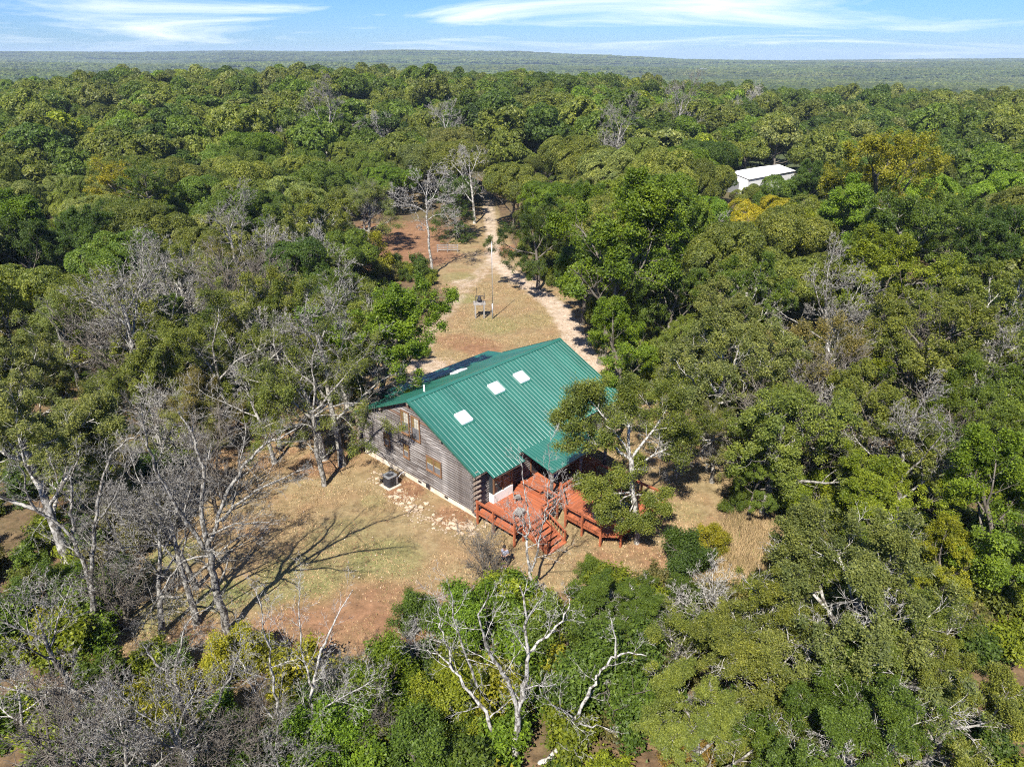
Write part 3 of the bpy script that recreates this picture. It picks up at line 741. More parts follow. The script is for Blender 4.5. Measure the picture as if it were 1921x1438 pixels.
p = Ut(1540, 306); trk = thing('tractor', 'small orange tractor half hidden by trees behind the white shed', 'tractor', (p[0], p[1], float(terr(p[0], p[1]))), .9)
MB().box((-.45, -1.6, .7), (.45, .2, 1.45), .1).build('hood', M['orange'], trk)
MB().box((-.7, .2, .6), (.7, 1.4, 1.1), .1).build('body', M['orange'], trk)
for sx in (-.85, .85):
    for yy, r_ in ((.9, .75), (-1.2, .45)):
        MB().tube([(sx - .16, yy, r_), (sx + .16, yy, r_)], r_, 18).build('wheel', M['black'], trk)
        MB().tube([(sx - .17, yy, r_), (sx + .17, yy, r_)], r_ * .5, 12).build('hub', M['orange'], trk)
    MB().box((sx - .22, .3, 1.55), (sx + .22, 1.5, 1.62), .02).build('fender', M['orange'], trk)
MB().box((-.3, .9, 1.1), (.3, 1.3, 1.5), .05).build('seat', M['black'], trk)
for sx in (-.6, .6):
    for yy in (.0, 1.4): MB().tube([(sx, yy, 1.0), (sx, yy, 2.5)], .04, 6).build('canopy_post', M['black'], trk)
MB().box((-.75, -.1, 2.5), (.75, 1.55, 2.58), .03).build('canopy', M['orange'], trk)

# ------------------------------------------------------------------ power pole
d = ray(395, 176); t = 420 / d[1]; pp = d * t
zp = float(terr(pp[0], pp[1])); top = CAM_H + pp[2]
pole = thing('power_pole', 'wooden power pole with a crossarm rising out of the far woods', 'power pole', (pp[0], pp[1], zp))
hh = top - zp
MB().tube([(0, 0, -1), (0, 0, hh)], [.25, .17], 10).build('pole', M['grey_wood'], pole)
MB().box((-1.6, -.1, hh - .7), (1.6, .1, hh - .45), .02).build('crossarm', M['grey_wood'], pole)
for sx in (-1.4, -.5, .5, 1.4): MB().lathe([(.0, .35), (.1, .3), (.1, 0)], 8, (sx, 0, hh - .45)).build('insulator', M['white'], pole)
MB().lathe([(.0, .0), (.28, .0), (.28, -.9), (.0, -.9)], 10, (.45, 0, hh - 1.4)).build('transformer', M['grey_metal'], pole)

# ------------------------------------------------------------------ person flying the drone
def skin_mesh(name, verts, edges, rad, mat, parent, sub=2):
    me = bpy.data.meshes.new(name); me.from_pydata(verts, edges, []); me.materials.append(mat)
    sv = me.attributes.get('skin') or None
    o = link(name, me, parent)
    if not me.skin_vertices: pass
    mo = o.modifiers.new('skin', 'SKIN'); mo.use_smooth_shade = True
    if not me.skin_vertices:
        import bmesh
        bm = bmesh.new(); bm.from_mesh(me); bm.verts.layers.skin.verify(); bm.to_mesh(me); bm.free()
    for i, r in enumerate(rad):
        me.skin_vertices[0].data[i].radius = r if isinstance(r, tuple) else (r, r); me.skin_vertices[0].data[i].use_root = (i == 0)
    ss = o.modifiers.new('sub', 'SUBSURF'); ss.levels = sub; ss.render_levels = sub
    return o
p = U(947, 1063); per = thing('person', 'person in grey shirt and dark shorts looking down at a handheld controller', 'person', (p[0], p[1], float(terr(p[0], p[1]))), -.35)
bv = [(0, 0, .95), (0, .0, 1.15), (0, .02, 1.36), (0, -.02, 1.50), (0, -.06, 1.60), (0, -.09, 1.72),
      (.10, 0, .90), (.11, -.02, .50), (.11, .01, .10), (.12, -.12, .04), (-.10, 0, .90), (-.12, .02, .50), (-.13, .04, .10), (-.15, -.09, .04),
      (.19, .02, 1.40), (.25, .02, 1.14), (.12, -.26, 1.12), (.06, -.33, 1.13), (-.19, .02, 1.40), (-.25, .02, 1.14), (-.12, -.26, 1.12), (-.06, -.33, 1.13)]
be = [(0, 1), (1, 2), (2, 3), (3, 4), (4, 5), (0, 6), (6, 7), (7, 8), (8, 9), (0, 10), (10, 11), (11, 12), (12, 13), (2, 14), (14, 15), (15, 16), (16, 17), (2, 18), (18, 19), (19, 20), (20, 21)]
br = [(.15, .11), (.14, .10), (.15, .10), .06, .075, .085, .085, .06, .042, .04, .085, .06, .042, .04, .055, .042, .034, .035, .055, .042, .034, .035]
skin_mesh('body', bv, be, br, M['skin'], per)
skin_mesh('shirt', [bv[0], bv[1], bv[2], (0, 0, 1.44), bv[14], (.235, .02, 1.2), bv[18], (-.235, .02, 1.2)], [(0, 1), (1, 2), (2, 3), (2, 4), (4, 5), (2, 6), (6, 7)], [(.175, .13), (.165, .125), (.18, .125), .10, .078, .068, .078, .068], M['shirt'], per)
skin_mesh('shorts', [(0, 0, .97), (.10, 0, .86), (.115, -.01, .58), (-.10, 0, .86), (-.12, .01, .58)], [(0, 1), (1, 2), (0, 3), (3, 4)], [(.165, .13), .11, .095, .11, .095], M['shorts'], per)
hd = MB().lathe([(.0, .13), (.07, .115), (.112, .06), (.118, .0), (.10, -.04)], 12).build('hair', M['hair'], per, True); hd.location = (0, -.06, 1.735); hd.rotation_euler = (.35, 0, 0)
for sx in (.12, -.15): MB().box((sx - .05, -.22 if sx > 0 else -.19, 0), (sx + .05, .06, .09), .03).build('shoe', M['white'], per)
p2 = MB().box((-.11, -.45, 1.11), (.11, -.34, 1.15), .015).build('controller', M['black'], per)

# ------------------------------------------------------------------ trees
def nrm(v): return v / (np.linalg.norm(v) + 1e-9)
def tube_np(pts, rad, sides):
    """pts (B,n,3), rad (B,n) -> vertices and quads of B tubes"""
    B, n, _ = pts.shape
    t = np.empty_like(pts); t[:, 1:-1] = pts[:, 2:] - pts[:, :-2]; t[:, 0] = pts[:, 1] - pts[:, 0]; t[:, -1] = pts[:, -1] - pts[:, -2]
    t /= np.linalg.norm(t, axis=2, keepdims=True) + 1e-9
    ref = np.where(np.abs(t[:, :1, 2:3]) > .75, np.array([.31, .95, .02]), np.array([.05, .03, 1.0]))
    x = np.cross(t, np.broadcast_to(ref, t.shape)); x /= np.linalg.norm(x, axis=2, keepdims=True) + 1e-9; y = np.cross(t, x)
    a = np.arange(sides) * 2 * math.pi / sides
    v = pts[:, :, None, :] + (x[:, :, None, :] * np.cos(a)[None, None, :, None] + y[:, :, None, :] * np.sin(a)[None, None, :, None]) * rad[:, :, None, None]
    i = np.arange(n - 1)[:, None] * sides; k = np.arange(sides)[None, :]; k2 = (k + 1) % sides
    f = np.stack([i + k, i + k2, i + sides + k2, i + sides + k], -1).reshape(1, -1, 4) + (np.arange(B) * n * sides)[:, None, None]
    return v.reshape(-1, 3), f.reshape(-1, 4)
def tubes_mesh(name, branches, mat, sides=(8, 6, 5, 4, 3, 3), levels=None):
    V, F, o = [], [], 0
    for lv, pts, rad in branches:
        if levels is not None and lv not in levels: continue
        v, f = tube_np(pts, rad, sides[min(lv, len(sides) - 1)]); V.append(v); F.append(f + o); o += len(v)
    if not V: return None
    return mesh_np(name, np.concatenate(V), np.concatenate(F), mat, True)
def nrm2(v): return v / (np.linalg.norm(v, axis=-1, keepdims=True) + 1e-9)
def grow(rg, p0, d0, length, r0, lv, P, out):
    """all branches of one level at once"""
    p0 = np.atleast_2d(np.asarray(p0, float)); B = len(p0); d = nrm2(np.atleast_2d(np.asarray(d0, float)))
    length = np.broadcast_to(np.asarray(length, float), (B,)); r0 = np.broadcast_to(np.asarray(r0, float), (B,))
    n = P['seg'][lv]; st = (length / n)[:, None]; pts = np.empty((B, n + 1, 3)); dirs = np.empty((B, n + 1, 3)); pts[:, 0] = p0; dirs[:, 0] = d
    for i in range(n):
        d = nrm2(d + rg.normal(0, P['gn'][lv], (B, 3)) + np.array([0, 0, P['tr'][lv]])); pts[:, i + 1] = pts[:, i] + d * st; dirs[:, i + 1] = d
    t = np.linspace(0, 1, n + 1); rad = r0[:, None] * (1 - (1 - P['tip'][lv]) * t[None, :] ** .9)
    if lv == 0: rad[:, 0] *= 1.45; rad[:, 1] *= 1.1 if n > 4 else 1
    out.append((lv, pts, rad)); sprout(rg, pts, dirs, rad, length, lv, P, out)
def sprout(rg, pts, dirs, rad, length, lv, P, out, k=None):
    if lv + 1 >= P['max']: return
    B, n = pts.shape[0], pts.shape[1] - 1; nc = int(k if k is not None else P['nch'][lv])
    if nc < 1: return
    t0 = P['t0'][lv]; j = np.arange(nc)[None, :]
    u = (j + rg.uniform(.1, .9, (B, nc))) / nc; t = np.minimum(t0 + (1 - t0) * u, .985); i = (t * n).astype(int); fr = (t * n - i)[:, :, None]
    bi = np.arange(B)[:, None]
    q = pts[bi, i] * (1 - fr) + pts[bi, i + 1] * fr; d = dirs[bi, i + 1]
    ref = np.where(np.abs(d[..., 2:3]) < .95, np.array([0, 0, 1.0]), np.array([1.0, 0, 0]))
    x = nrm2(np.cross(d, ref)); y = np.cross(d, x)
    az = (rg.uniform(0, 6.28, (B, 1)) + j * 2.4 + rg.normal(0, .35, (B, nc)))[..., None]
    ang = np.radians(P['ang'][lv] * (1.25 - .5 * u) + rg.normal(0, 7, (B, nc)))[..., None]
    dd = d * np.cos(ang) + (x * np.cos(az) + y * np.sin(az)) * np.sin(ang)
    dd[..., 2] = np.where(dd[..., 2] < -.35, dd[..., 2] * .3, dd[..., 2])
    ln = length[:, None] * P['lr'][lv] * (1.15 - .55 * u) * rg.uniform(.75, 1.25, (B, nc))
    rr_ = np.maximum((rad[bi, i] * (1 - fr[..., 0]) + rad[bi, i + 1] * fr[..., 0]) * P['rr'][lv], P['rmin'])
    m = (rg.random((B, nc)) < .88) if (lv > 0 and k is None) else np.ones((B, nc), bool)
    grow(rg, q[m], dd[m], ln[m], rr_[m], lv + 1, P, out)
OAK = dict(max=5, seg=(7, 7, 5, 4, 3), gn=(.07, .13, .17, .2, .2), tr=(.05, .06, .05, .05, .03), tip=(.45, .35, .35, .35, .4), nch=(8, 7, 6, 5, 0), t0=(.34, .25, .2, .15, 0), ang=(58, 48, 46, 46, 40), lr=(.62, .5, .5, .55, .5), rr=(.55, .55, .55, .6, .6), rmin=.008)
BARE = dict(max=6, seg=(8, 8, 6, 4, 3, 2), gn=(.06, .12, .15, .16, .16, .18), tr=(.05, .07, .06, .05, .05, .03), tip=(.4, .3, .3, .3, .35, .4), nch=(6, 6, 5, 5, 4, 0), t0=(.32, .22, .15, .12, .1, 0), ang=(46, 45, 44, 42, 40, 40), lr=(.62, .52, .5, .5, .5, .5), rr=(.6, .55, .55, .55, .6, .6), rmin=.0075)
def leaf_arrays(rg, anchors, out_dir, n, spread, size, up=.75, asp=.62):
    k = rg.integers(0, len(anchors), n)
    c = anchors[k] + rg.normal(0, 1, (n, 3)) * spread
    nv = rg.normal(0, 1, (n, 3)) * .55 + np.array([0, 0, up]) + out_dir[k] * .35
    nv /= np.linalg.norm(nv, axis=1)[:, None]
    a = np.cross(nv, rg.normal(0, 1, (n, 3))); a /= np.linalg.norm(a, axis=1)[:, None] + 1e-9; b = np.cross(nv, a)
    s = size * rg.uniform(.65, 1.3, (n, 1))
    v = np.stack([c - a * s, c + (a * .55 + b * asp) * s, c + (a * .75 - b * asp) * s], 1).reshape(-1, 3)
    f = np.arange(3 * n).reshape(-1, 3)
    return v, f, rg.random(n)
def twig_anchors(branches, lvs, step=.22, tmin=.3):
    A = []
    for lv, pts, rad in branches:
        if lv not in lvs: continue
        L = float(np.linalg.norm(pts[:, -1] - pts[:, 0], axis=1).mean()); m = max(2, int(L / step) + 1); n = pts.shape[1]
        t = np.linspace(tmin, 1, m) * (n - 1); i = np.minimum(t.astype(int), n - 2); fr = (t - i)[None, :, None]
        A.append((pts[:, i] * (1 - fr) + pts[:, i + 1] * fr).reshape(-1, 3))
    return np.concatenate(A)
class Tree: pass
def make_lobed(seed, nleaf, size, nl=15, rx=3.9, rz=2.9, cz=5.3, bark='bark', far=False):
    rg = np.random.default_rng(seed); br = []
    grow(rg, (0, 0, -.3), (rg.normal(0, .05), rg.normal(0, .05), 1), cz * .95, .2, 0, dict(OAK, max=3, seg=(6, 5, 4), nch=(8, 6, 0)), br)
    d = rg.normal(0, 1, (nl, 3)); d[:, 2] = np.abs(d[:, 2]) * 1.1 - .35; d = nrm2(d); k = rg.uniform(.42, .78, (nl, 1)); k[0] = .25
    lc = d * k * np.array([rx, rx, rz]) * rg.uniform(.88, 1.1, 3) + np.array([0, 0, cz]); lr_ = rg.uniform(.65, 1.55, nl)
    m = int(nleaf * 2.4); w = lr_ ** 2 / (lr_ ** 2).sum(); b = rg.choice(nl, m, p=w); q = rg.normal(0, 1, (m, 3)); q[:, 2] += .35; q = nrm2(q)
    rr_ = lr_[b][:, None] * (1 - np.abs(rg.normal(0, .13, (m, 1)))) * (1 + .22 * (vnoise(q[:, 0] * 3.1 + b * 7, q[:, 1] * 3.1 + q[:, 2] * 2.7, seed) - .5)[:, None])
    p = lc[b] + q * rr_ * np.array([1, 1, .8])
    inside = np.zeros(m, bool)
    for i in range(nl): inside |= (b != i) & (((p - lc[i]) / np.array([1, 1, .8])) ** 2).sum(1).__lt__((lr_[i] * .8) ** 2)
    hole = vnoise(p[:, 0] * 1.9 + 31, p[:, 1] * 1.9 + p[:, 2] * 1.6 + 17, seed + 3) > .70
    p, q = p[~inside & ~hole][:nleaf], q[~inside & ~hole][:nleaf]; n = len(p)
    nv = nrm2(q * .75 + np.array([0, 0, .35]) + rg.normal(0, .5, (n, 3))); a = nrm2(np.cross(nv, rg.normal(0, 1, (n, 3)))); bb_ = np.cross(nv, a); s = size * rg.uniform(.65, 1.3, (n, 1))
    v = np.stack([p - a * s, p + (a * .55 + bb_ * .62) * s, p + (a * .75 - bb_ * .62) * s], 1).reshape(-1, 3); f = np.arange(3 * n).reshape(-1, 3); r = rg.random(n)
    T = Tree(); lo, hi = np.percentile(p, 1, axis=0), np.percentile(p, 99, axis=0); T.width = float(max(hi[0] - lo[0], hi[1] - lo[1])); T.height = float(hi[2]); T.cz = float(np.median(p[:, 2])); T.cxy = (lo[:2] + hi[:2]) / 2
    if far:
        tv, tf, o = [], [], 0
        for lv, pts, rad in br:
            if lv > 1: continue
            a_, b_ = tube_np(pts[:, ::2], rad[:, ::2], 4); tv.append(a_); tf.append(b_ + o); o += len(a_)
        nb = sum(len(x) for x in tf)
        T.mesh = mesh_np('far_tree', np.concatenate(tv + [v]), tf + [f + o], None, False, np.concatenate([np.full(nb, .5), r]), [M[bark], M['leaf_far']], np.concatenate([np.zeros(nb, int), np.ones(n, int)])); return T
    T.trunk = tubes_mesh('trunk', br, M[bark]); T.crown = mesh_np('crown', v, f, M['leaf'], False, r); return T
def make_leafy(seed, P=OAK, height=5.2, r0=.19, nleaf=40000, size=.085, spread=.16, keep=1.0, bark='bark', lean=.06, wood_lv=(0, 1, 2, 3), far=False, gapf=.6, tmin=.3):
    rg = np.random.default_rng(seed); br = []
    grow(rg, (0, 0, -.25), (rg.normal(0, lean), rg.normal(0, lean), 1), height, r0, 0, P, br)
    A = twig_anchors(br, (P['max'] - 1, P['max'] - 2), tmin=tmin)
    if keep < 1:   # whole twig bunches without leaves: gaps in the crown
        q_ = gapf * (fbm(A[:, 0] * 1.1 + 50, A[:, 1] * 1.1 + A[:, 2] * .9 + 50, seed, 2)) + (1 - gapf) * vnoise(A[:, 0] * 2.3 + 20, A[:, 1] * 2.3 + A[:, 2] * 1.9 + 70, seed + 5)
        A = A[q_ < np.quantile(q_, keep)]
    lo, hi = np.percentile(A, 2, axis=0), np.percentile(A, 98, axis=0)
    cen = (lo + hi) / 2; cen[2] = lo[2] + (hi[2] - lo[2]) * .35
    od = A - cen; od /= np.linalg.norm(od, axis=1)[:, None] + 1e-9
    v, f, r = leaf_arrays(rg, A, od, nleaf, spread, size)
    T = Tree(); T.width = float(max(hi[0] - lo[0], hi[1] - lo[1])) + .4; T.height = float(hi[2]) + .2; T.cz = float((lo[2] + hi[2]) / 2); T.cxy = cen[:2].copy(); T.lo = float(lo[2])
    T.cz = float(np.median(A[:, 2])); T.cxy = np.median(A[:, :2], axis=0)
    tv, tf = [], []
    if far:
        o = 0
        for lv, pts, rad in br:
            if lv > 1: continue
            a_, b_ = tube_np(pts[:, ::2] if pts.shape[1] > 4 else pts, rad[:, ::2] if pts.shape[1] > 4 else rad, 4); tv.append(a_); tf.append(b_ + o); o += len(a_)
        V = np.concatenate(tv + [v]); nb = sum(len(q) for q in tf)
        T.mesh = mesh_np('far_tree', V, tf + [f + o], None, False, np.concatenate([np.full(nb, .5), r]), [M[bark], M['leaf_far']], np.concatenate([np.zeros(nb, int), np.ones(len(f), int)]))
        return T
    T.trunk = tubes_mesh('trunk', br, M[bark], levels=wood_lv)
    T.crown = mesh_np('crown', v, f, M['leaf'], False, r)
    return T
def make_bare(seed, P=BARE, height=6.5, r0=.17, bark='bark_grey', lean=.05):
    rg = np.random.default_rng(seed); br = []
    grow(rg, (0, 0, -.25), (rg.normal(0, lean), rg.normal(0, lean), 1), height, r0, 0, P, br)
    T = Tree(); allp = np.concatenate([b[1].reshape(-1, 3) for b in br]); T.height = float(np.percentile(allp[:, 2], 99.5)); T.width = float(np.ptp(np.percentile(allp[:, 0], [2, 98])))
    T.cxy = np.median(allp[:, :2], axis=0); T.trunk = tubes_mesh('trunk', br, M[bark], levels=(0, 1, 2)); T.twigs = tubes_mesh('branches', br, M[bark], levels=(3, 4, 5)); T.crown = None; T.cz = T.height * .6
    return T
# kinds: close-up trees, middle-distance trees
NL = 1.0
HI = [make_leafy(101, nleaf=78000, size=.046, spread=.085, tmin=.6, keep=.64, gapf=.35), make_leafy(102, nleaf=72000, size=.045, spread=.085, tmin=.6, keep=.62, gapf=.35, height=4.8, r0=.2, bark='bark_pale', wood_lv=(0, 1, 2, 3, 4)), make_leafy(103, nleaf=78000, size=.046, spread=.085, tmin=.6, keep=.66, gapf=.35, height=5.6), make_leafy(107, nleaf=66000, size=.041, spread=.08, tmin=.6, keep=.62, gapf=.35, height=4.5, bark='bark_grey')]
VHI = [make_leafy(191, nleaf=135000, size=.033, spread=.068, tmin=.68, keep=.58, gapf=.3, height=4.9, r0=.19, bark='bark_pale', wood_lv=(0, 1, 2, 3, 4), P=dict(OAK, nch=(9, 7, 7, 5, 0))), make_leafy(192, nleaf=135000, size=.033, spread=.068, tmin=.68, keep=.55, gapf=.3, height=4.6, r0=.2, bark='bark_grey', wood_lv=(0, 1, 2, 3, 4), P=dict(OAK, nch=(9, 7, 7, 5, 0)))]
SPARSE = [make_leafy(111, nleaf=30000, size=.045, spread=.12, keep=.34, bark='bark_pale', wood_lv=(0, 1, 2, 3, 4)), make_leafy(112, nleaf=38000, size=.045, spread=.12, keep=.42, height=5.5, bark='bark_grey', wood_lv=(0, 1, 2, 3, 4))]
HICK = [make_leafy(121, P=dict(OAK, ang=(50, 42, 42, 44, 40), nch=(9, 6, 6, 5, 0)), nleaf=74000, size=.058, spread=.10, tmin=.6, keep=.66, gapf=.35, height=6.2), make_leafy(122, P=dict(OAK, ang=(52, 44, 42, 44, 40)), nleaf=74000, size=.058, spread=.10, tmin=.6, keep=.66, gapf=.35, height=5.8)]
MID = [make_lobed(131 + i, 40000, .074, nl=20 + 3 * i, rx=3.6 + .25 * i, rz=2.6 + .2 * (i % 3), bark='bark' if i % 2 else 'bark_grey') for i in range(4)]
SHRUB_P = dict(OAK, max=4, seg=(4, 4, 3, 3), nch=(10, 7, 5, 0), t0=(.08, .15, .15, 0), ang=(52, 46, 46, 44), lr=(.75, .55, .5, .5), tr=(.02, .1, .08, .05))
SHR = [make_leafy(141 + i, P=SHRUB_P, height=1.35, r0=.05, nleaf=30000, size=.031, spread=.085, keep=.66, gapf=.45, wood_lv=(0, 1, 2), bark='bark') for i in range(3)]
CED_P = dict(OAK, max=4, seg=(10, 5, 4, 3), nch=(46, 7, 5, 0), t0=(.08, .2, .2, 0), ang=(82, 45, 42, 40), lr=(.36, .42, .45, .5), tr=(.02, .01, 0, 0), gn=(.02, .07, .1, .1))
CED = [make_leafy(151, P=CED_P, height=7.5, r0=.16, nleaf=45000, size=.055, spread=.08, wood_lv=(0, 1, 2))]
BAR = [make_bare(161, P=dict(BARE, rmin=.012)), make_bare(162, height=7.0, bark='bark_pale', P=dict(BARE, rmin=.012)), make_bare(163, height=5.2, bark='bark_pale', P=dict(BARE, rmin=.012, ang=(58, 50, 46, 44, 42, 40)))]
BRUSH_P = dict(BARE, max=5, nch=(13, 7, 6, 4, 0), t0=(.05, .15, .1, .1, 0), ang=(38, 36, 36, 38, 40), lr=(.9, .5, .5, .5, .5), seg=(4, 6, 4, 3, 2), rr=(.55, .5, .55, .6, .6))
BRU = [make_bare(171, P=BRUSH_P, height=1.9, r0=.06, bark='bark'), make_bare(172, P=BRUSH_P, height=2.4, r0=.06, bark='bark_pale')]

COLR = dict(deep=(.078, .122, .024), mid=(.118, .168, .028), olive=(.165, .190, .040), dusty=(.195, .212, .068), bright=(.142, .212, .022), lime=(.215, .250, .026), yellow=(.29, .275, .028), gold=(.38, .34, .028), rust=(.21, .14, .042), cedar=(.100, .138, .026), brown=(.185, .165, .062))
CNAME = dict(deep='deep green', mid='mid green', olive='olive green', dusty='dusty grey-green', bright='bright green', lime='lime green', yellow='yellow-green', gold='golden yellow', rust='rusty brown', cedar='feathery dark green', brown='brownish green')
ORD = ['first', 'second', 'third', 'fourth', 'fifth', 'sixth', 'seventh', 'eighth', 'ninth', 'tenth', 'eleventh', 'twelfth', 'thirteenth', 'fourteenth', 'fifteenth', 'sixteenth', 'seventeenth', 'eighteenth', 'nineteenth']
TENS = {2: 'twenty', 3: 'thirty', 4: 'forty', 5: 'fifty'}
TENTH = {2: 'twentieth', 3: 'thirtieth', 4: 'fortieth', 5: 'fiftieth'}
def ordw(n):
    if n <= 19: return ORD[n - 1]
    return TENTH[n // 10] if n % 10 == 0 else TENS[n // 10] + '-' + ORD[n % 10 - 1]
trng = random.Random(21)
TREES = []          # (x, y, crown radius)
def plant(T, x, y, s, color, name, label, cat, group=None, sz=1.0, rz=None, lean=(0, 0)):
    z = float(terr(x, y)); o = thing(name, label, cat, (x, y, z), trng.uniform(0, 6.28) if rz is None else rz, group)
    o.scale = (s, s, s * sz)
    if lean != (0, 0): o.rotation_euler = (lean[0], lean[1], o.rotation_euler.z)
    link('trunk', T.trunk, o)
    if T.crown is not None:
        c = link('crown', T.crown, o); q = trng.uniform(.86, 1.14); w_ = trng.uniform(.92, 1.08)
        c.color = (min(1, color[0] * q * w_), min(1, color[1] * q), min(1, color[2] * q), 1)
    if getattr(T, 'twigs', None) is not None: link('branches', T.twigs, o)
    TREES.append((x, y, T.width * s * .5)); return o
def hero(px, py, wpx, T, col, label, name='leafy_tree', cat='tree', group='trees around the clearing', sz=1.0, hmax=None, rz=None):
    """crown centre and width in the photograph -> a real tree with that crown on the ground"""
    z = 5.0
    for _ in range(40):
        p = U(px, py, z); dep = to_px(p)[2]; s = wpx * dep / FPX / T.width
        z = .7 * z + .3 * min(T.cz * s * sz + float(terr(p[0], p[1])), 24.0)
    rz = trng.uniform(0, 6.28) if rz is None else rz
    ox, oy = T.cxy * s; cs_, sn_ = math.cos(rz), math.sin(rz)
    return plant(T, p[0] - (ox * cs_ - oy * sn_), p[1] - (ox * sn_ + oy * cs_), s, COLR[col], name, label, cat, group, sz, rz)

# --- trees with their main limbs traced: polylines on an upright plane through the base, each limb leaning nearer or farther
def traced(name, label, base, limbs, bark, P, twl, group='bare trees around the clearing', cat='bare tree', leaf=None, yoff=0.0, kids=None):
    rg = np.random.default_rng(abs(hash(label)) % 1000 if False else sum(map(ord, label)) % 9973)
    b = U(*base); yb = b[1] + yoff; z0 = float(terr(b[0], yb)); br = []; org = np.array([b[0], yb, z0])
    for li, (pts, r0, r1, dy) in enumerate(limbs):
        n = len(pts); P3 = []
        for i, (px, py) in enumerate(pts): P3.append(plane_y(px, py, yb + dy[0] + (dy[1] - dy[0]) * i / (n - 1)))
        P3 = np.array(P3); m = (n - 1) * 3 + 1; t = np.linspace(0, n - 1, m); i0 = np.minimum(t.astype(int), n - 2); fr = (t - i0)[:, None]
        a, bb_ = P3[i0], P3[i0 + 1]; pr, nx_ = P3[np.maximum(i0 - 1, 0)], P3[np.minimum(i0 + 2, n - 1)]
        C = .5 * (2 * a + (bb_ - pr) * fr + (2 * pr - 5 * a + 4 * bb_ - nx_) * fr ** 2 + (3 * a - pr - 3 * bb_ + nx_) * fr ** 3)
        C[1:-1] += rg.normal(0, .05, (m - 2, 3)); C -= org
        if li == 0: C[0, 2] = min(C[0, 2], -.3)
        rad = np.linspace(r0 * .80, r1 * .72, m) * (1 + rg.uniform(-.10, .14, m)); br.append((0 if li == 0 else 1, C[None], rad[None]))
        dirs = np.gradient(C, axis=0); dirs /= np.linalg.norm(dirs, axis=1)[:, None] + 1e-9
        L = np.linalg.norm(np.diff(C, axis=0), axis=1).sum()
        P2 = dict(P); sprout(rg, C[None], dirs[None], rad[None], np.array([min(L, 5.5)]), twl, P2, br, k=int(np.clip(L * 1.9, 3, kids or 10)) if li or len(limbs) < 4 else 5)
    o = thing(name, label, cat, tuple(org), 0, group)
    link('trunk', tubes_mesh('trunk', br, M[bark], levels=(0, 1, 2)), o)
    tw = tubes_mesh('branches', br, M[bark], levels=(3, 4, 5))
    if tw: link('branches', tw, o)
    if leaf:
        A = twig_anchors(br, leaf.get('lv', (3, 4))); A = A[A[:, 2] > leaf.get('zmin', 2.2)]
        if 'keep' in leaf: A = A[fbm(A[:, 0] * .8 + 40, A[:, 1] * .8 + A[:, 2] * .7 + 40, 3, 2) < leaf['keep']]
        od = A - A.mean(0); od /= np.linalg.norm(od, axis=1)[:, None] + 1e-9
        v, f, r = leaf_arrays(rg, A, od, leaf['n'], leaf.get('spread', .15), leaf.get('size', .08))
        c = link('crown', mesh_np('crown', v, f, M['leaf'], False, r), o); c.color = (*COLR[leaf['col']], 1)
    TREES.append((b[0], yb, 2.5)); return o
z7 = lambda L: [(x / 1.949, 700 + y / 1.949) for x, y in L]
z8 = lambda L: [(700 + x / 2.673, 900 + y / 2.673) for x, y in L]
z3 = lambda L: [(900 + x / 9.585, 940 + y / 9.585) for x, y in L]
z1 = lambda L: [(860 + x / 8.714, 820 + y / 8.714) for x, y in L]
z4 = lambda L: [(640 + x / 3.784, 300 + y / 3.784) for x, y in L]
z9 = lambda L: [(1100 + x / 2.34, 350 + y / 2.34) for x, y in L]
z10 = lambda L: [(x / 2.744, 300 + y / 2.744) for x, y in L]
z2b = lambda L: [(1040 + x / 5.99, 660 + y / 5.99) for x, y in L]
TW = dict(BARE, nch=(7, 8, 6, 4, 4, 0), lr=(.36, .36, .46, .5, .5, .5), rr=(.4, .42, .5, .55, .6, .6), t0=(.3, .2, .12, .1, .1, 0))
traced('bare_tree', 'largest bare grey tree casting a long branching shadow over the left lawn', (428, 1185), [
    (z7([(835, 950), (800, 830), (780, 740), (765, 650), (752, 600)]), .30, .19, (0, 0)),
    (z7([(765, 660), (690, 560), (650, 490), (600, 410), (555, 310), (530, 230), (515, 120)]), .15, .04, (0, -1.2)),
    (z7([(752, 610), (740, 500), (745, 380), (720, 280), (700, 200), (650, 140)]), .17, .04, (0, .8)),
    (z7([(772, 610), (800, 520), (850, 400), (900, 330), (970, 260), (1050, 225), (1110, 180)]), .15, .035, (0, 2.0)),
    (z7([(765, 590), (860, 550), (985, 545)]), .09, .03, (0, -2.0)),
    (z7([(790, 545), (900, 450), (1000, 400), (1110, 350)]), .10, .03, (0, -1.5)),
    (z7([(770, 670), (690, 675), (640, 720), (595, 800), (550, 860), (520, 930)]), .08, .03, (0, -2.4)),
    (z7([(810, 540), (850, 480), (880, 330), (900, 180)]), .08, .03, (0, 2.6))], 'bark_grey', TW, 1)
traced('bare_tree', 'forked bare grey tree at the left lawn edge, left of the largest one', (190, 1200), [
    (z7([(370, 978), (340, 840), (320, 740), (285, 650), (270, 560), (260, 480), (265, 380), (290, 280)]), .20, .04, (0, .5)),
    (z7([(275, 610), (190, 540), (120, 480), (95, 420), (85, 360), (30, 330)]), .10, .03, (0, -1.5)),
    (z7([(262, 470), (210, 400), (180, 300)]), .06, .02, (0.2, 1.5))], 'bark_grey', TW, 1)
traced('bare_tree', 'slender bare tree leaning right beside the forked one at the left lawn edge', (172, 1203), [
    (z7([(345, 985), (338, 840), (335, 700), (345, 620), (350, 520), (380, 400), (405, 300), (470, 250), (520, 190)]), .17, .03, (0, 1.0)),
    (z7([(350, 560), (400, 480), (440, 400), (465, 300)]), .07, .025, (.5, -1.0))], 'bark_grey', TW, 1)
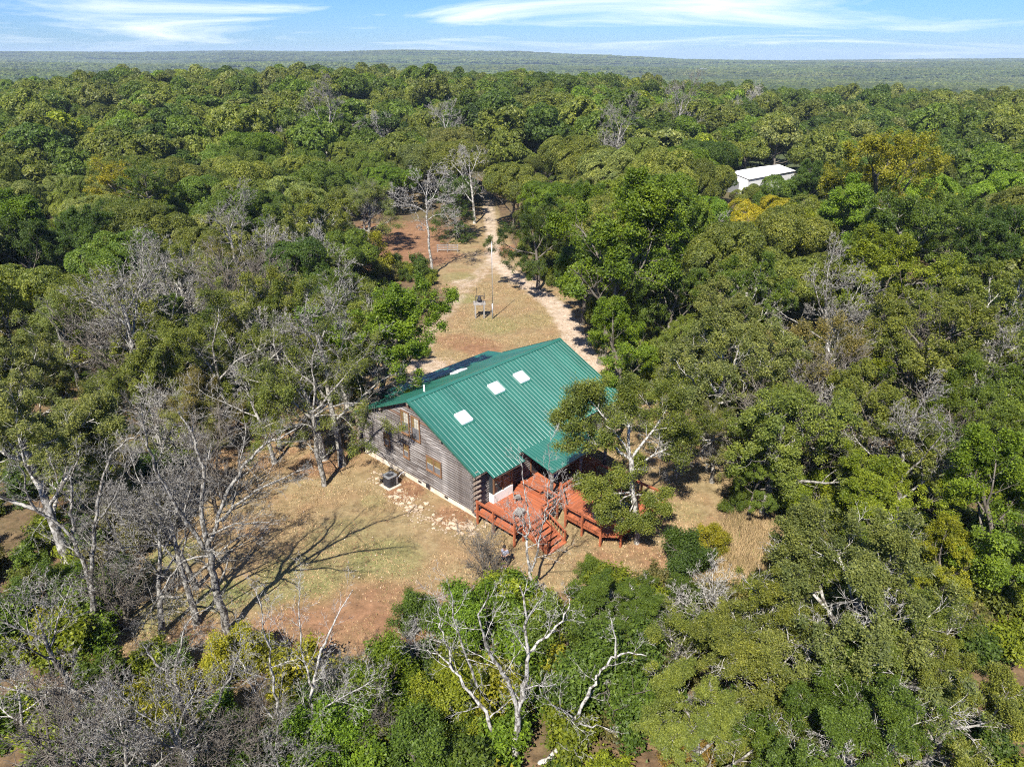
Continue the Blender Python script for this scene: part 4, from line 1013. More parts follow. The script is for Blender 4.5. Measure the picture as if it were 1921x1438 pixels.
traced('bare_tree', 'young pale bare tree with upright stems below the left lawn', (560, 1425), [
    (z7([(1080, 1420), (1120, 1390), (1140, 1280), (1145, 1180), (1160, 1080), (1190, 980), (1230, 900), (1290, 790)]), .15, .025, (0, .8)),
    (z7([(1090, 1425), (1040, 1370), (1010, 1240), (1000, 1120), (980, 1010), (955, 890), (940, 780)]), .12, .02, (0, -.5)),
    (z7([(1148, 1240), (1240, 1190), (1364, 1120)]), .06, .02, (.1, -1.5)),
    (z7([(1005, 1270), (940, 1180), (890, 1080), (870, 1040)]), .05, .02, (-.2, 1.2)),
    (z7([(1145, 1150), (1110, 1050), (1095, 900), (1090, 760)]), .06, .02, (.1, 1.8))], 'bark_pale', dict(TW, gn=(.05, .08, .1, .12, .14, .15), ang=(36, 36, 36, 38, 40, 40)), 1)
traced('bare_tree', 'crooked bare tree sprawling low across the bottom left thicket', (375, 1436), [
    (z7([(735, 1445), (705, 1380), (700, 1290), (665, 1210), (640, 1150), (600, 1090), (560, 1040), (520, 990)]), .20, .035, (0, .3)),
    (z7([(652, 1180), (640, 1090), (660, 1000), (690, 900), (770, 850)]), .09, .02, (0, 1.5)),
    (z7([(715, 1320), (780, 1230), (820, 1150), (870, 1040), (890, 950)]), .09, .025, (0, -1.0)),
    (z7([(700, 1370), (560, 1330), (450, 1270), (370, 1220), (260, 1160), (130, 1140)]), .16, .03, (0, 1.4)),
    (z7([(690, 1390), (600, 1350), (480, 1350), (330, 1360), (150, 1380)]), .09, .02, (0, -1.6)),
    (z7([(350, 1420), (345, 1300), (300, 1270), (200, 1190)]), .07, .02, (-.4, -1.0))], 'bark_grey', TW, 1)
traced('bare_tree', 'big whitish dead tree with spreading limbs at the bottom centre', (962, 1425), [
    (z8([(700, 1445), (715, 1300), (725, 1150), (750, 1080), (770, 950), (775, 850), (765, 720), (760, 620), (735, 530)]), .21, .04, (0, .3)),
    (z8([(785, 860), (850, 800), (920, 720), (980, 650), (985, 590)]), .09, .02, (.2, 1.2)),
    (z8([(725, 1165), (680, 1030), (630, 930), (580, 850), (550, 760), (540, 680), (580, 560)]), .14, .03, (0, -1.2)),
    (z8([(710, 1330), (600, 1260), (560, 1160), (480, 1060), (400, 950), (340, 890), (270, 850)]), .15, .03, (0, 1.6)),
    (z8([(405, 955), (360, 800), (335, 700), (330, 600)]), .07, .02, (1.3, 2.0)),
    (z8([(520, 1030), (460, 880), (410, 720), (395, 600), (380, 520)]), .08, .02, (1.0, .2)),
    (z8([(765, 720), (800, 650), (860, 560)]), .07, .02, (.2, -.8))], 'bark_pale', dict(TW, ang=(50, 55, 48, 44, 40, 40), nch=(5, 6, 5, 4, 3, 0)), 1, kids=7)
traced('bare_tree', 'whitish dead tree curving right beside the big dead tree at bottom centre', (1005, 1428), [
    (z8([(790, 1445), (880, 1400), (960, 1330), (1000, 1250), (1010, 1190), (1060, 1120), (1110, 1010), (1150, 950), (1220, 880), (1290, 870), (1370, 880)]), .17, .03, (0, .6)),
    (z8([(1008, 1195), (940, 1150), (870, 1100), (830, 1020)]), .07, .02, (.2, -1.2)),
    (z8([(1215, 885), (1215, 740), (1190, 700)]), .06, .02, (.5, .8)),
    (z8([(1000, 1215), (1100, 1230), (1200, 1260)]), .06, .02, (.2, -1.0))], 'bark_pale', dict(TW, ang=(50, 55, 48, 44, 40, 40), nch=(5, 6, 5, 4, 3, 0)), 1, kids=7)
FINE = dict(TW, gn=(.04, .06, .08, .1, .12, .14), ang=(34, 34, 34, 36, 38, 40), nch=(9, 10, 6, 4, 3, 0))
traced('bare_tree', 'slim pale bare tree in front of the deck stair', (1000, 1118), [
    (z3([(955, 1700), (930, 1438), (900, 1200), (870, 1000), (850, 800), (845, 650), (870, 450), (860, 200)]) + z1([(1110, 1000), (1070, 700), (1020, 420), (990, 200)]), .13, .015, (0, .6)),
    (z3([(940, 1250), (960, 1150), (1020, 1050), (1060, 800), (1090, 550), (1130, 380), (1190, 150)]) + z1([(1450, 1000), (1490, 650), (1490, 350), (1480, 100)]), .09, .015, (0, -.5)),
    (z3([(1125, 385), (1280, 180), (1400, 20)]) + z1([(1700, 950), (1830, 760)]), .05, .012, (-.1, -1.2)),
    (z3([(848, 660), (700, 560), (650, 400), (500, 200), (440, 100)]), .05, .012, (.1, -.8)),
    (z3([(850, 620), (800, 450), (760, 250), (680, 30)]), .045, .012, (.1, .9))], 'bark_pale', FINE, 1, kids=12)
traced('bare_tree', 'tall pale bare tree left of the drive behind the bell', (812, 516), [
    (z4([(655, 822), (630, 640), (615, 480), (608, 350), (605, 250), (620, 140), (640, 40)]), .26, .04, (0, .4)),
    (z4([(610, 385), (540, 330), (450, 310), (370, 250)]), .11, .03, (0, -1.8)),
    (z4([(610, 305), (660, 250), (700, 170), (740, 80)]), .10, .03, (0, 1.5)),
    (z4([(606, 265), (560, 180), (520, 90)]), .09, .03, (0, -1.0)),
    (z4([(615, 425), (680, 390), (780, 400), (830, 480)]), .08, .02, (0, 2.0)),
    (z4([(620, 300), (720, 260), (850, 230)]), .07, .02, (0, 2.6)),
    (z4([(617, 480), (580, 500), (540, 490)]), .05, .02, (0, -1.0))], 'bark_pale', dict(TW, rmin=.02, lr=(.36, .45, .5, .5, .5, .5)), 1, kids=14)
traced('bare_tree', 'leaning silver-grey bare tree in the woods right of the drive', (1338, 553), [
    (z9([(555, 475), (570, 400), (620, 320), (650, 240), (665, 180)]), .20, .04, (0, .5)),
    (z9([(578, 412), (680, 390), (770, 330), (860, 280)]), .13, .03, (0, -1.5)),
    (z9([(590, 412), (700, 400), (820, 400)]), .09, .02, (0, 1.6)),
    (z9([(563, 430), (545, 330), (545, 240), (560, 180), (600, 140)]), .12, .03, (0, 1.5)),
    (z9([(640, 270), (720, 250), (760, 210)]), .07, .02, (.3, 1.5))], 'bark_pale', dict(TW, rmin=.015), 1)
traced('dead_snag', 'broken leaning pale snag among the bushes at the left', (72, 745), [(z10([(200, 1225), (215, 1120), (250, 1020), (290, 925)]), .17, .09, (0, .3)), (z10([(262, 1000), (300, 960), (320, 925)]), .05, .02, (.1, .6))], 'bark_pale', dict(TW, max=3), 1, cat='dead tree', kids=2)
# oak over the deck: olive leaves on traced limbs
DO = (1193, 1018)
traced('leafy_tree', 'olive green oak standing against the deck and hiding the right half of the porch', DO, [
    ([(1193, 1022), (1192, 960), (1186, 900), (1180, 850)], .27, .20, (0, .8)),
    ([(1182, 860), (1150, 838), (1120, 832), (1095, 822), (1075, 800), (1062, 780)], .14, .03, (.8, .4)),
    ([(1182, 855), (1178, 800), (1172, 770), (1180, 735)], .15, .03, (.8, 2.2)),
    ([(1185, 860), (1215, 820), (1240, 780), (1262, 745)], .14, .03, (.8, 2.8)),
    ([(1188, 880), (1230, 850), (1270, 830), (1310, 800)], .12, .03, (.8, 3.6)),
    ([(1188, 920), (1160, 925), (1130, 925), (1100, 915)], .10, .03, (.4, -1.0)), ([(1189, 925), (1165, 940), (1140, 955), (1125, 965)], .08, .03, (.3, -1.5)),
    ([(1190, 930), (1215, 930), (1235, 940), (1240, 960)], .09, .03, (.4, -1.4)),
    ([(1190, 940), (1180, 965), (1195, 985), (1205, 990)], .07, .03, (.2, -1.6)),
    ([(1180, 850), (1140, 790), (1115, 760), (1100, 745)], .09, .03, (.8, 1.2))], 'bark_pale', dict(TW, nch=(6, 7, 6, 5, 4, 0)), 1,
    group='trees around the clearing', cat='tree', leaf=dict(n=120000, col='olive', size=.062, spread=.17, lv=(3, 4), keep=.63, zmin=1.6), kids=12)
traced('bare_tree', 'tangle of drooping silver dead branches right of the deck oak', (1385, 905), [
    (z9([(670, 1290), (680, 1200), (660, 1140), (620, 1100)]), .16, .06, (0, .3)),
    (z9([(640, 1120), (560, 1110), (480, 1120), (400, 1130), (330, 1100)]), .09, .02, (.2, -1.0)),
    (z9([(560, 1112), (500, 1160), (450, 1200), (400, 1250)]), .06, .015, (-.3, -1.0)),
    (z9([(480, 1122), (400, 1160), (330, 1200), (320, 1270)]), .06, .015, (-.4, -1.6)),
    (z9([(640, 1120), (600, 1060), (560, 1010)]), .06, .02, (.2, 1.0))], 'bark_pale', dict(TW, tr=(0, -.02, -.05, -.05, -.05, 0)), 1)

# --- leafy trees set by their crowns
H_ = HI; LT = 'trees around the clearing'
hero(740, 590, 230, HICK[0], 'bright', 'bright green leafy tree left of the cabin overhanging the circle drive')
hero(655, 640, 190, HI[1], 'olive', 'olive oak just behind the bright tree at the cabin corner')
hero(560, 700, 200, SPARSE[0], 'olive', 'half-bare olive tree between the cabin and the left thicket')
hero(625, 540, 140, HI[0], 'mid', 'mid green tree above the half-bare trees left of the circle')
traced('leafy_tree', 'dark trunked thin-leaved tree nearest the cabin gable', (606, 910), [
    (z7([(1185, 410), (1170, 320), (1155, 230), (1145, 150)]), .26, .17, (0, .4)),
    (z7([(1145, 160), (1220, 120), (1320, 110), (1364, 180), (1430, 200)]), .12, .03, (.4, -.6)),
    (z7([(1148, 170), (1060, 90), (980, 40), (900, 20)]), .13, .03, (.4, 1.0)),
    (z7([(1145, 150), (1150, 30), (1140, -60), (1180, -160)]), .13, .03, (.4, 1.5)),
    (z7([(1148, 140), (1240, 40), (1300, -30), (1370, -80)]), .12, .03, (.4, 2.0)),
    (z7([(1155, 200), (1090, 190), (1000, 230), (940, 290)]), .08, .02, (.2, -1.6)), (z7([(1148, 150), (1060, 20), (1010, -80), (1000, -170)]), .10, .03, (.4, 2.4)), (z7([(1146, 160), (1230, 150), (1290, 200), (1330, 270)]), .07, .02, (.3, -1.8))], 'bark_grey', TW, 1, group=LT, cat='tree', leaf=dict(n=26000, col='olive', size=.055, spread=.14, keep=.46, zmin=3.0), kids=10)
traced('leafy_tree', 'grey trunked half-bare tree in the shade above the left lawn', (432, 832), [
    (z7([(850, 255), (830, 160), (810, 90), (800, 20)]), .24, .15, (0, .4)),
    (z7([(802, 40), (740, -60), (690, -100), (640, -130)]), .12, .03, (.4, -.8)),
    (z7([(800, 30), (860, -40), (950, -90), (1010, -130)]), .12, .03, (.4, 1.0)),
    (z7([(800, 20), (780, -100), (800, -200), (790, -280)]), .12, .03, (.4, 1.5))], 'bark_grey', TW, 1, group=LT, cat='tree', leaf=dict(n=34000, col='olive', size=.055, spread=.16, keep=.52, zmin=3.0), kids=10)
for a in [
    (1190, 440, 270, HICK[1], 'bright', 'big bright green tree right of the drive with pale multiple stems'),
    (1105, 470, 140, HICK[0], 'mid', 'mid green tree between the drive and the big bright tree'),
    (1155, 625, 160, HICK[1], 'bright', 'low bright green tree right of the circle drive behind the cabin'),
    (1265, 545, 170, HI[2], 'mid', 'shaded mid green tree right of the low bright tree behind the cabin'),
    (1000, 432, 150, HI[0], 'deep', 'dark leafy tree with a stout trunk at the right of the circle drive'),
    (1250, 385, 170, MID[1], 'bright', 'bright green crown above the big multiple-stemmed tree'),
    (1245, 745, 190, SPARSE[1], 'olive', 'thin-leaved olive tree behind the right end of the cabin roof'),
    (1400, 680, 250, HI[1], 'dusty', 'broad dusty green tree in the middle of the right-hand woods'),
    (1340, 800, 180, SPARSE[1], 'dusty', 'half-bare dusty tree right of the cabin clearing'),
    (1470, 790, 230, HI[3], 'olive', 'olive oak below the broad dusty tree right of the clearing'),
    (1430, 890, 140, HI[0], 'mid', 'small mid green tree at the right edge of the deck clearing'),
    (1640, 770, 260, HI[0], 'olive', 'large olive oak in the right-hand woods level with the deck'),
    (1740, 650, 250, HI[2], 'olive', 'large rounded olive oak near the right edge level with the roof'),
    (1560, 650, 200, SPARSE[0], 'brown', 'brownish half-bare tree between the two large olive oaks'),
    (1640, 490, 190, HICK[0], 'lime', 'lime green tree below the golden tree on the right'),
    (1590, 405, 170, HICK[1], 'bright', 'bright green tree right of the golden tree'),
    (1438, 400, 130, MID[3], 'gold', 'golden yellow tree in front of the white shed'),
    (1412, 366, 70, MID[0], 'olive', 'olive tree hiding the near corner of the white shed'),
    (1472, 360, 90, MID[1], 'mid', 'mid green tree hiding the long wall of the white shed'),
    (1478, 440, 130, HICK[1], 'lime', 'lime tree touching the underside of the golden tree'),
    (1690, 420, 200, HI[3], 'mid', 'mid green tree two crowns right of the golden tree'),
    (1800, 430, 220, HI[0], 'mid', 'broad mid green tree near the right edge above the olive oaks'),
    (1895, 470, 200, HI[2], 'deep', 'dark tree cut by the right edge above the olive oaks'),
    (1850, 570, 240, HI[1], 'olive', 'olive tree at the right edge above the rounded oak'),
    (1900, 740, 200, HI[3], 'mid', 'mid green tree at the right edge level with the cabin eave'),
    (1790, 800, 200, HI[2], 'mid', 'mid green tree left of the bright tree at the right edge'),
    (1865, 905, 250, HICK[1], 'bright', 'bright green full tree at the right edge level with the deck'),
    (1640, 915, 190, HICK[0], 'lime', 'yellowish green tree between the level oak and the bright edge tree'),
    (1775, 1030, 150, HICK[1], 'yellow', 'yellow-green tree below the bright tree at the right edge'),
    (1890, 1040, 150, HI[0], 'mid', 'mid green tree at the right edge beside the yellow-green tree'),
    (1545, 1070, 360, VHI[0], 'dusty', 'broad pale olive oak with white limbs in the lower right'),
    (1690, 1160, 330, VHI[1], 'olive', 'spreading olive oak right of the broad pale oak in the lower right'),
    (1430, 1215, 280, VHI[0], 'olive', 'olive oak left below the broad pale oak in the lower right'),
    
    (1290, 1205, 250, SPARSE[1], 'olive', 'gappy olive tree right of the rounded tree below the deck'),
    (1320, 1340, 300, VHI[1], 'olive', 'olive oak at the bottom right of centre'),
    (1570, 1330, 320, VHI[0], 'mid', 'dense green oak at the bottom between the bare saplings'),
    (1790, 1320, 320, VHI[1], 'olive', 'large olive oak in the bottom right corner'),
    (110, 800, 290, VHI[0], 'dusty', 'big dusty olive oak at the left edge above the forked bare tree'),
    (40, 690, 180, HI[1], 'dusty', 'dusty olive tree cut by the left edge above the big oak'),
    (110, 610, 210, SPARSE[1], 'dusty', 'half-bare dusty tree at the left above the pale snag'),
    (20, 560, 150, HI[0], 'yellow', 'yellowish tree cut by the left edge'),
    (225, 560, 190, SPARSE[0], 'olive', 'brushy olive tree right of the half-bare dusty tree at left'),
    (300, 600, 150, HICK[0], 'mid', 'vine-covered mid green tree in the left thicket'),
    (385, 655, 170, SPARSE[1], 'olive', 'olive half-bare tree in the middle of the left thicket'),
    (470, 600, 150, HI[2], 'olive', 'olive crown right of the vine-covered tree in the left thicket'),
    (380, 730, 140, SPARSE[0], 'brown', 'brownish brushy tree above the shaded half-bare tree'),
    (50, 460, 170, HI[2], 'deep', 'dark tree cut by the left edge above the yellowish one'),
    (150, 440, 190, HI[0], 'deep', 'deep green tree at the left beside the cedar'),
    (690, 485, 100, SHR[1], 'yellow', 'small yellow-green tree left of the bare tree by the fence'),
    (690, 375, 150, SPARSE[1], 'dusty', 'dusty twiggy tree behind the bare tree by the fence'),
    (600, 420, 160, HI[1], 'olive', 'olive oak left of the dusty twiggy tree beyond the fence'),
    (1640, 330, 230, HI[2], 'yellow', 'tall yellowish oak right of the white shed'),
    (1530, 345, 150, HI[0], 'deep', 'dark oak standing over the end of the white shed'),
    (1290, 310, 120, MID[0], 'bright', 'bright green tree left of the white shed roof')]:
    hero(*a[:4], a[4], a[5])
hero(1180, 1135, 270, VHI[1], 'mid', 'rounded fresh green tree just below the deck stair', sz=.62)
hero(285, 400, 130, CED[0], 'cedar', 'feathery cedar in the left woods beside the dirt gap', 'cedar_tree')
hero(225, 385, 120, CED[0], 'yellow', 'yellow-green cedar left of the feathery cedar', 'cedar_tree')
hero(850, 392, 84, CED[0], 'deep', 'dark cedar behind the fence panel left of the drive', 'cedar_tree')
for a in [
    (520, 480, 130, BAR[2], 'silver bare tree in the left thicket beside the pale twin'),
    (600, 490, 140, BAR[1], 'spreading silver bare tree left of the yellow-green tree'),
    (445, 440, 110, BAR[0], 'grey bare tree above the silver bare tree in the left thicket'),
    (450, 560, 170, BRU[0], 'grey twiggy tree in the centre of the left thicket'),
    (330, 520, 150, BRU[1], 'grey twiggy tree right of the cedar gap in the left thicket'),
    (210, 650, 160, BRU[0], 'grey twiggy tree above the big dusty oak'),
    (300, 780, 170, BRU[1], 'grey brushy bare tree between the big dusty oak and the lawn'),
    (500, 640, 150, BAR[2], 'white-limbed bare tree left of the cabin among olive crowns'),
    (620, 640, 180, BAR[1], 'pale bare tree whose branches hang over the cabin gable'),
    (1555, 560, 130, BAR[0], 'bare tree standing right of the leaning silver tree'),
    (1590, 800, 170, BAR[2], 'drooping silver bare tree beside the level olive oak'),
    (1500, 730, 150, BAR[2], 'silver bare tree between the broad dusty tree and the brownish tree'),
    (1880, 660, 120, BAR[0], 'bare trunk at the right edge between olive crowns'),
    (1335, 1130, 170, BAR[2], 'white bare tree between the deck and the broad pale oak'),
    (1540, 1330, 150, BAR[1], 'bare sapling standing in front of the dense green bottom oak'),
    (1690, 1340, 190, BRU[1], 'many-stemmed bare sapling in the bottom right'),
    (60, 1210, 190, BAR[0], 'grey bare tree at the left edge below the forked tree'),
    (905, 1035, 95, BRU[0], 'thin many-stemmed bare shrub beside the person'),
    (770, 1010 + 200, 110, BRU[1], 'low bare shrub at the bottom edge of the lawn'),
    (130, 1370, 220, BRU[0], 'tangled bare shrub in the bottom left corner'),
    (690, 400, 90, BAR[2], 'small silver bare tree left of the tall bare tree by the drive'),
    (870, 330, 110, BAR[1], 'silver bare tree where the drive enters the woods')]:
    hero(a[0], a[1], a[2], a[3], 'mid', a[4], 'bare_tree', 'bare tree', 'bare trees around the clearing')
def thicket(poly, n, kinds_, wr, fmt, seed):
    rg = random.Random(seed); out = []; P = np.array(poly, float)
    while len(out) < n:
        q = (rg.uniform(P[:, 0].min(), P[:, 0].max()), rg.uniform(P[:, 1].min(), P[:, 1].max()))
        if in_poly(np.array(q[0]), np.array(q[1]), poly) and all(math.hypot(q[0] - a[0], (q[1] - a[1]) * 1.3) > wr[0] * .38 for a in out): out.append(q)
        elif rg.random() < .002: break
    for i, q in enumerate(sorted(out)):
        T, col, nm, cat, grp = rg.choice(kinds_)
        hero(q[0], q[1], rg.uniform(*wr), T, col, fmt % (CNAME[col] + ' thin-leaved' if cat == 'tree' else 'grey bare', ordw(i + 1)), nm, cat, grp)
BT = [(T, 'mid', 'bare_tree', 'bare tree', 'bare trees around the clearing') for T in BAR + BRU + BRU[:1]]
ST = [(T, c, 'leafy_tree', 'tree', 'trees around the clearing') for T, c in ((SPARSE[0], 'olive'), (SPARSE[1], 'dusty'), (SPARSE[1], 'brown'))]
thicket([(200, 560), (330, 470), (430, 430), (640, 430), (700, 560), (640, 700), (480, 790), (300, 860), (190, 720)], 20, BT[:4] + ST + ST[:2] + [(HI[3], 'olive', 'leafy_tree', 'tree', 'trees around the clearing')], (110, 180), '%s tree, %s from left in the twiggy thicket left of cabin', 4)
thicket([(0, 1180), (230, 1230), (420, 1260), (480, 1438), (0, 1438)], 5, BT[:4], (130, 210), '%s tree, %s from left in the bottom left brush', 5)
thicket([(1300, 560), (1560, 520), (1900, 600), (1900, 760), (1650, 880), (1420, 860), (1330, 720)], 10, BT + ST, (110, 170), '%s tree, %s from left in the woods right of cabin', 6)
thicket([(480, 250), (640, 190), (860, 200), (900, 300), (760, 340), (560, 350)], 8, BT[:3] + ST[1:2], (60, 95), '%s tree, %s from left high in the woods behind the drive', 7)
thicket([(1250, 200), (1420, 190), (1420, 280), (1180, 300), (960, 260)], 5, BT[:3], (55, 85), '%s tree, %s from left in the far woods left of the shed', 8)
thicket([(190, 900), (300, 830), (400, 860), (330, 980), (270, 1090), (190, 1130)], 7, BT[:1] + BT[3:5] + BT[:1], (100, 170), '%s tree, %s from left along the left lawn edge', 9)
thicket([(430, 1240), (700, 1250), (820, 1200), (700, 1400), (430, 1420)], 6, BT[3:5] + BT[:1], (90, 150), '%s sapling, %s from left in the brush below the lawn', 10)
for a in [
    (1290, 1040, 110, SHR[0], 'deep', 'dark green shrub at the edge of the deck clearing'),
    (1335, 1010, 80, SHR[1], 'yellow', 'yellow-green shrub touching the dark shrub by the deck clearing'),
    (1110, 1062, 70, SHR[2], 'mid', 'small green shrub on the bare ground below the stair'),
    (1500, 935, 120, SHR[1], 'lime', 'yellowish shrub in the right woods beyond the dry grass'),
    (1560, 960, 110, SHR[0], 'lime', 'lime shrub right of the yellowish shrub beyond the dry grass'),
    (1390, 930, 70, SHR[2], 'mid', 'small green shrub at the foot of the small edge tree'),
    (455, 1215, 130, SHR[1], 'yellow', 'yellow-green shrub under the largest bare tree'),
    (250, 970, 120, SHR[0], 'brown', 'brownish shrub in the shade left of the lawn'),
    (235, 1080, 110, SHR[2], 'deep', 'dark shrub at the left margin of the lawn'),
    (780, 1140, 110, SHR[2], 'mid', 'green shrub at the lower right corner of the lawn'),
    (870, 1150, 130, SHR[0], 'bright', 'bright leafy shrub behind the big dead tree'),
    (1140, 1270, 230, SHR[0], 'mid', 'green shrub behind the curving dead tree at the bottom'),
    (1080, 1180, 170, SHR[1], 'mid', 'mid green shrub between the two dead trees and the deck'),
    (700, 1300, 190, SHR[1], 'bright', 'bright green viny shrub below the lawn'),
    (850, 1290, 180, SHR[2], 'lime', 'lime viny shrub left of the big dead tree'),
    (620, 1370, 170, SHR[0], 'bright', 'bright shrub around the young pale bare tree'),
    (780, 1400, 190, SHR[1], 'mid', 'green shrub at the bottom left of the big dead tree'),
    (1300, 1425, 150, SHR[2], 'rust', 'rusty yellow shrub at the bottom right of centre'),
    (60, 1120, 120, SHR[1], 'deep', 'dark green shrub at the left edge beside the forked tree'),
    (790, 655, 40, SHR[2], 'bright', 'small bright bush on the sandy drive behind the cabin')]:
    hero(*a[:4], a[4], a[5], 'shrub', 'shrub', 'shrubs around the clearing')

# --- scattered woods: the nearest are individual trees, the rest one wood
far_rng = np.random.default_rng(5)
NO_TREE = [PX([(700, 430), (760, 395), (880, 415), (885, 460), (840, 500), (760, 525), (710, 500)]), PX([(1455, 325), (1540, 310), (1545, 290), (1450, 296)])]
def blocked(x, y):
    b = (sd_poly(x, y, YARD) < 1.2)
    for pl in DRIVE[:1]: b |= seg_dist(x, y, pl) < 2.4
    for q in NO_TREE: b |= in_poly(x, y, q)
    cs, sn = math.cos(shed.rotation_euler.z), math.sin(shed.rotation_euler.z)
    lx, ly = (x - shed.location.x) * cs + (y - shed.location.y) * sn, -(x - shed.location.x) * sn + (y - shed.location.y) * cs
    b |= (lx > -2.5) & (lx < SL + 2.5) & (ly > -2.5) & (ly < SWD + 3)
    return b
def jgrid(x0, x1, y0, y1, s, j=.42):
    a, b = np.meshgrid(np.arange(x0, x1, s), np.arange(y0, y1, s)); a[1::2] += s / 2
    a = a + far_rng.uniform(-j, j, a.shape) * s; b = b + far_rng.uniform(-j, j, b.shape) * s
    return a.ravel(), b.ravel()
cx_, cy_ = jgrid(-560, 560, 14, 720, 6.4, .5)
vis = np.abs(cx_) < (cy_ * .735 + 16)
vis &= ~blocked(cx_, cy_)
cx_, cy_ = cx_[vis], cy_[vis]
hx = np.array([t[0] for t in TREES]); hy = np.array([t[1] for t in TREES]); hr_ = np.array([t[2] for t in TREES])
near = cy_ < 190
keep = np.ones(len(cx_), bool)
for i in np.where(near)[0]:
    dd = np.hypot(hx - cx_[i], hy - cy_[i]); keep[i] = not np.any(dd < 1.2 + hr_ * .72)
dist = np.hypot(cx_, cy_)
keep &= dist > 62                       # the close surroundings are planted one by one
# one more rule: a crown must not stand in front of the shed or hide the drive mouth
def occl(x, y):
    px = 960.5 + FPX * x / (y * CP + (CAM_H - 6) * SP)
    return ((px > 1350) & (px < 1510) & (y < SHB[1] + 1) & (719 + FPX * ((CAM_H - 10) * CP - y * SP) / (y * CP + (CAM_H - 10) * SP) < 345)) | ((np.abs(px - 915) < 24) & (y < 150)) | ((px > 1470) & (px < 1530) & (y > 172) & (y < 205))
keep &= ~occl(cx_, cy_)
depc = cy_ * CP + (CAM_H - 6) * SP; pxc = 960.5 + FPX * cx_ / depc; pyc = 719 + FPX * ((CAM_H - 6) * CP - cy_ * SP) / depc
keep &= ~((pxc > 1355) & (pxc < 1525) & (pyc > 355) & (pyc < 475))
keep &= ~((pxc > 665) & (pxc < 905) & (pyc > 372) & (pyc < 560))
cx_, cy_ = cx_[keep], cy_[keep]; dist = np.hypot(cx_, cy_)
o_ = np.argsort(dist); cx_, cy_, dist = cx_[o_], cy_[o_], dist[o_]
def kind_of(x, y, n):
    v = vnoise(x / 38 + 9, y / 38 + 3, 77) * .4 + far_rng.random() * .6
    for t, k in ((.20, 'deep'), (.40, 'mid'), (.66, 'olive'), (.74, 'dusty'), (.84, 'bright'), (.925, 'lime'), (.94, 'yellow'), (.975, 'brown'), (1.1, 'rust')):
        if v < t: return k
kinds = [kind_of(x, y, i) for i, (x, y) in enumerate(zip(cx_, cy_))]
shade = far_rng.uniform(.72, 1.28, len(cx_))
n_leafy = sum(1 for o in COL.objects if o.parent is None and o.get('category') == 'tree')
N_IND = max(0, 296 - n_leafy)
ind = np.zeros(len(cx_), bool); cnt = 0
for i in range(len(cx_)):
    if cnt >= N_IND: break
    px, py, dep = to_px((cx_[i], cy_[i], 6.0))
    if -20 < px < 1940 and py > 0: ind[i] = True; cnt += 1
II = np.where(ind)[0]; sides = {}
for i in II:
    px, py, dep = to_px((cx_[i], cy_[i], 6.0)); side = 'left' if px < 915 else 'right'
    sides.setdefault(side, []).append((px, i))
labels = {}
for side, L in sides.items():
    rows = {}
    for px, i in L: rows.setdefault(int((dist[i] - 60) // 11), []).append((px, i))
    for rn, rk in enumerate(sorted(rows)):
        for k, (px, i) in enumerate(sorted(rows[rk])):
            labels[i] = '%s tree, %s from left in %s row of woods %s of drive' % (CNAME[kinds[i]], ordw(k + 1), ordw(rn + 1), side)
for i in II:
    k = kinds[i]; r_ = far_rng.random()
    T = (HICK[int(r_ * 2)] if k in ('bright', 'lime', 'yellow') and dist[i] < 120 else (HI[int(r_ * 4)] if dist[i] < 78 else MID[int(r_ * 4)]))
    s = (5.8 + 6.6 * far_rng.random() ** 1.3) / T.width
    plant(T, cx_[i], cy_[i], s, tuple(np.array(COLR[k]) * shade[i]), 'leafy_tree', labels[i], 'tree', 'trees of the surrounding woods', sz=far_rng.uniform(.85, 1.1))
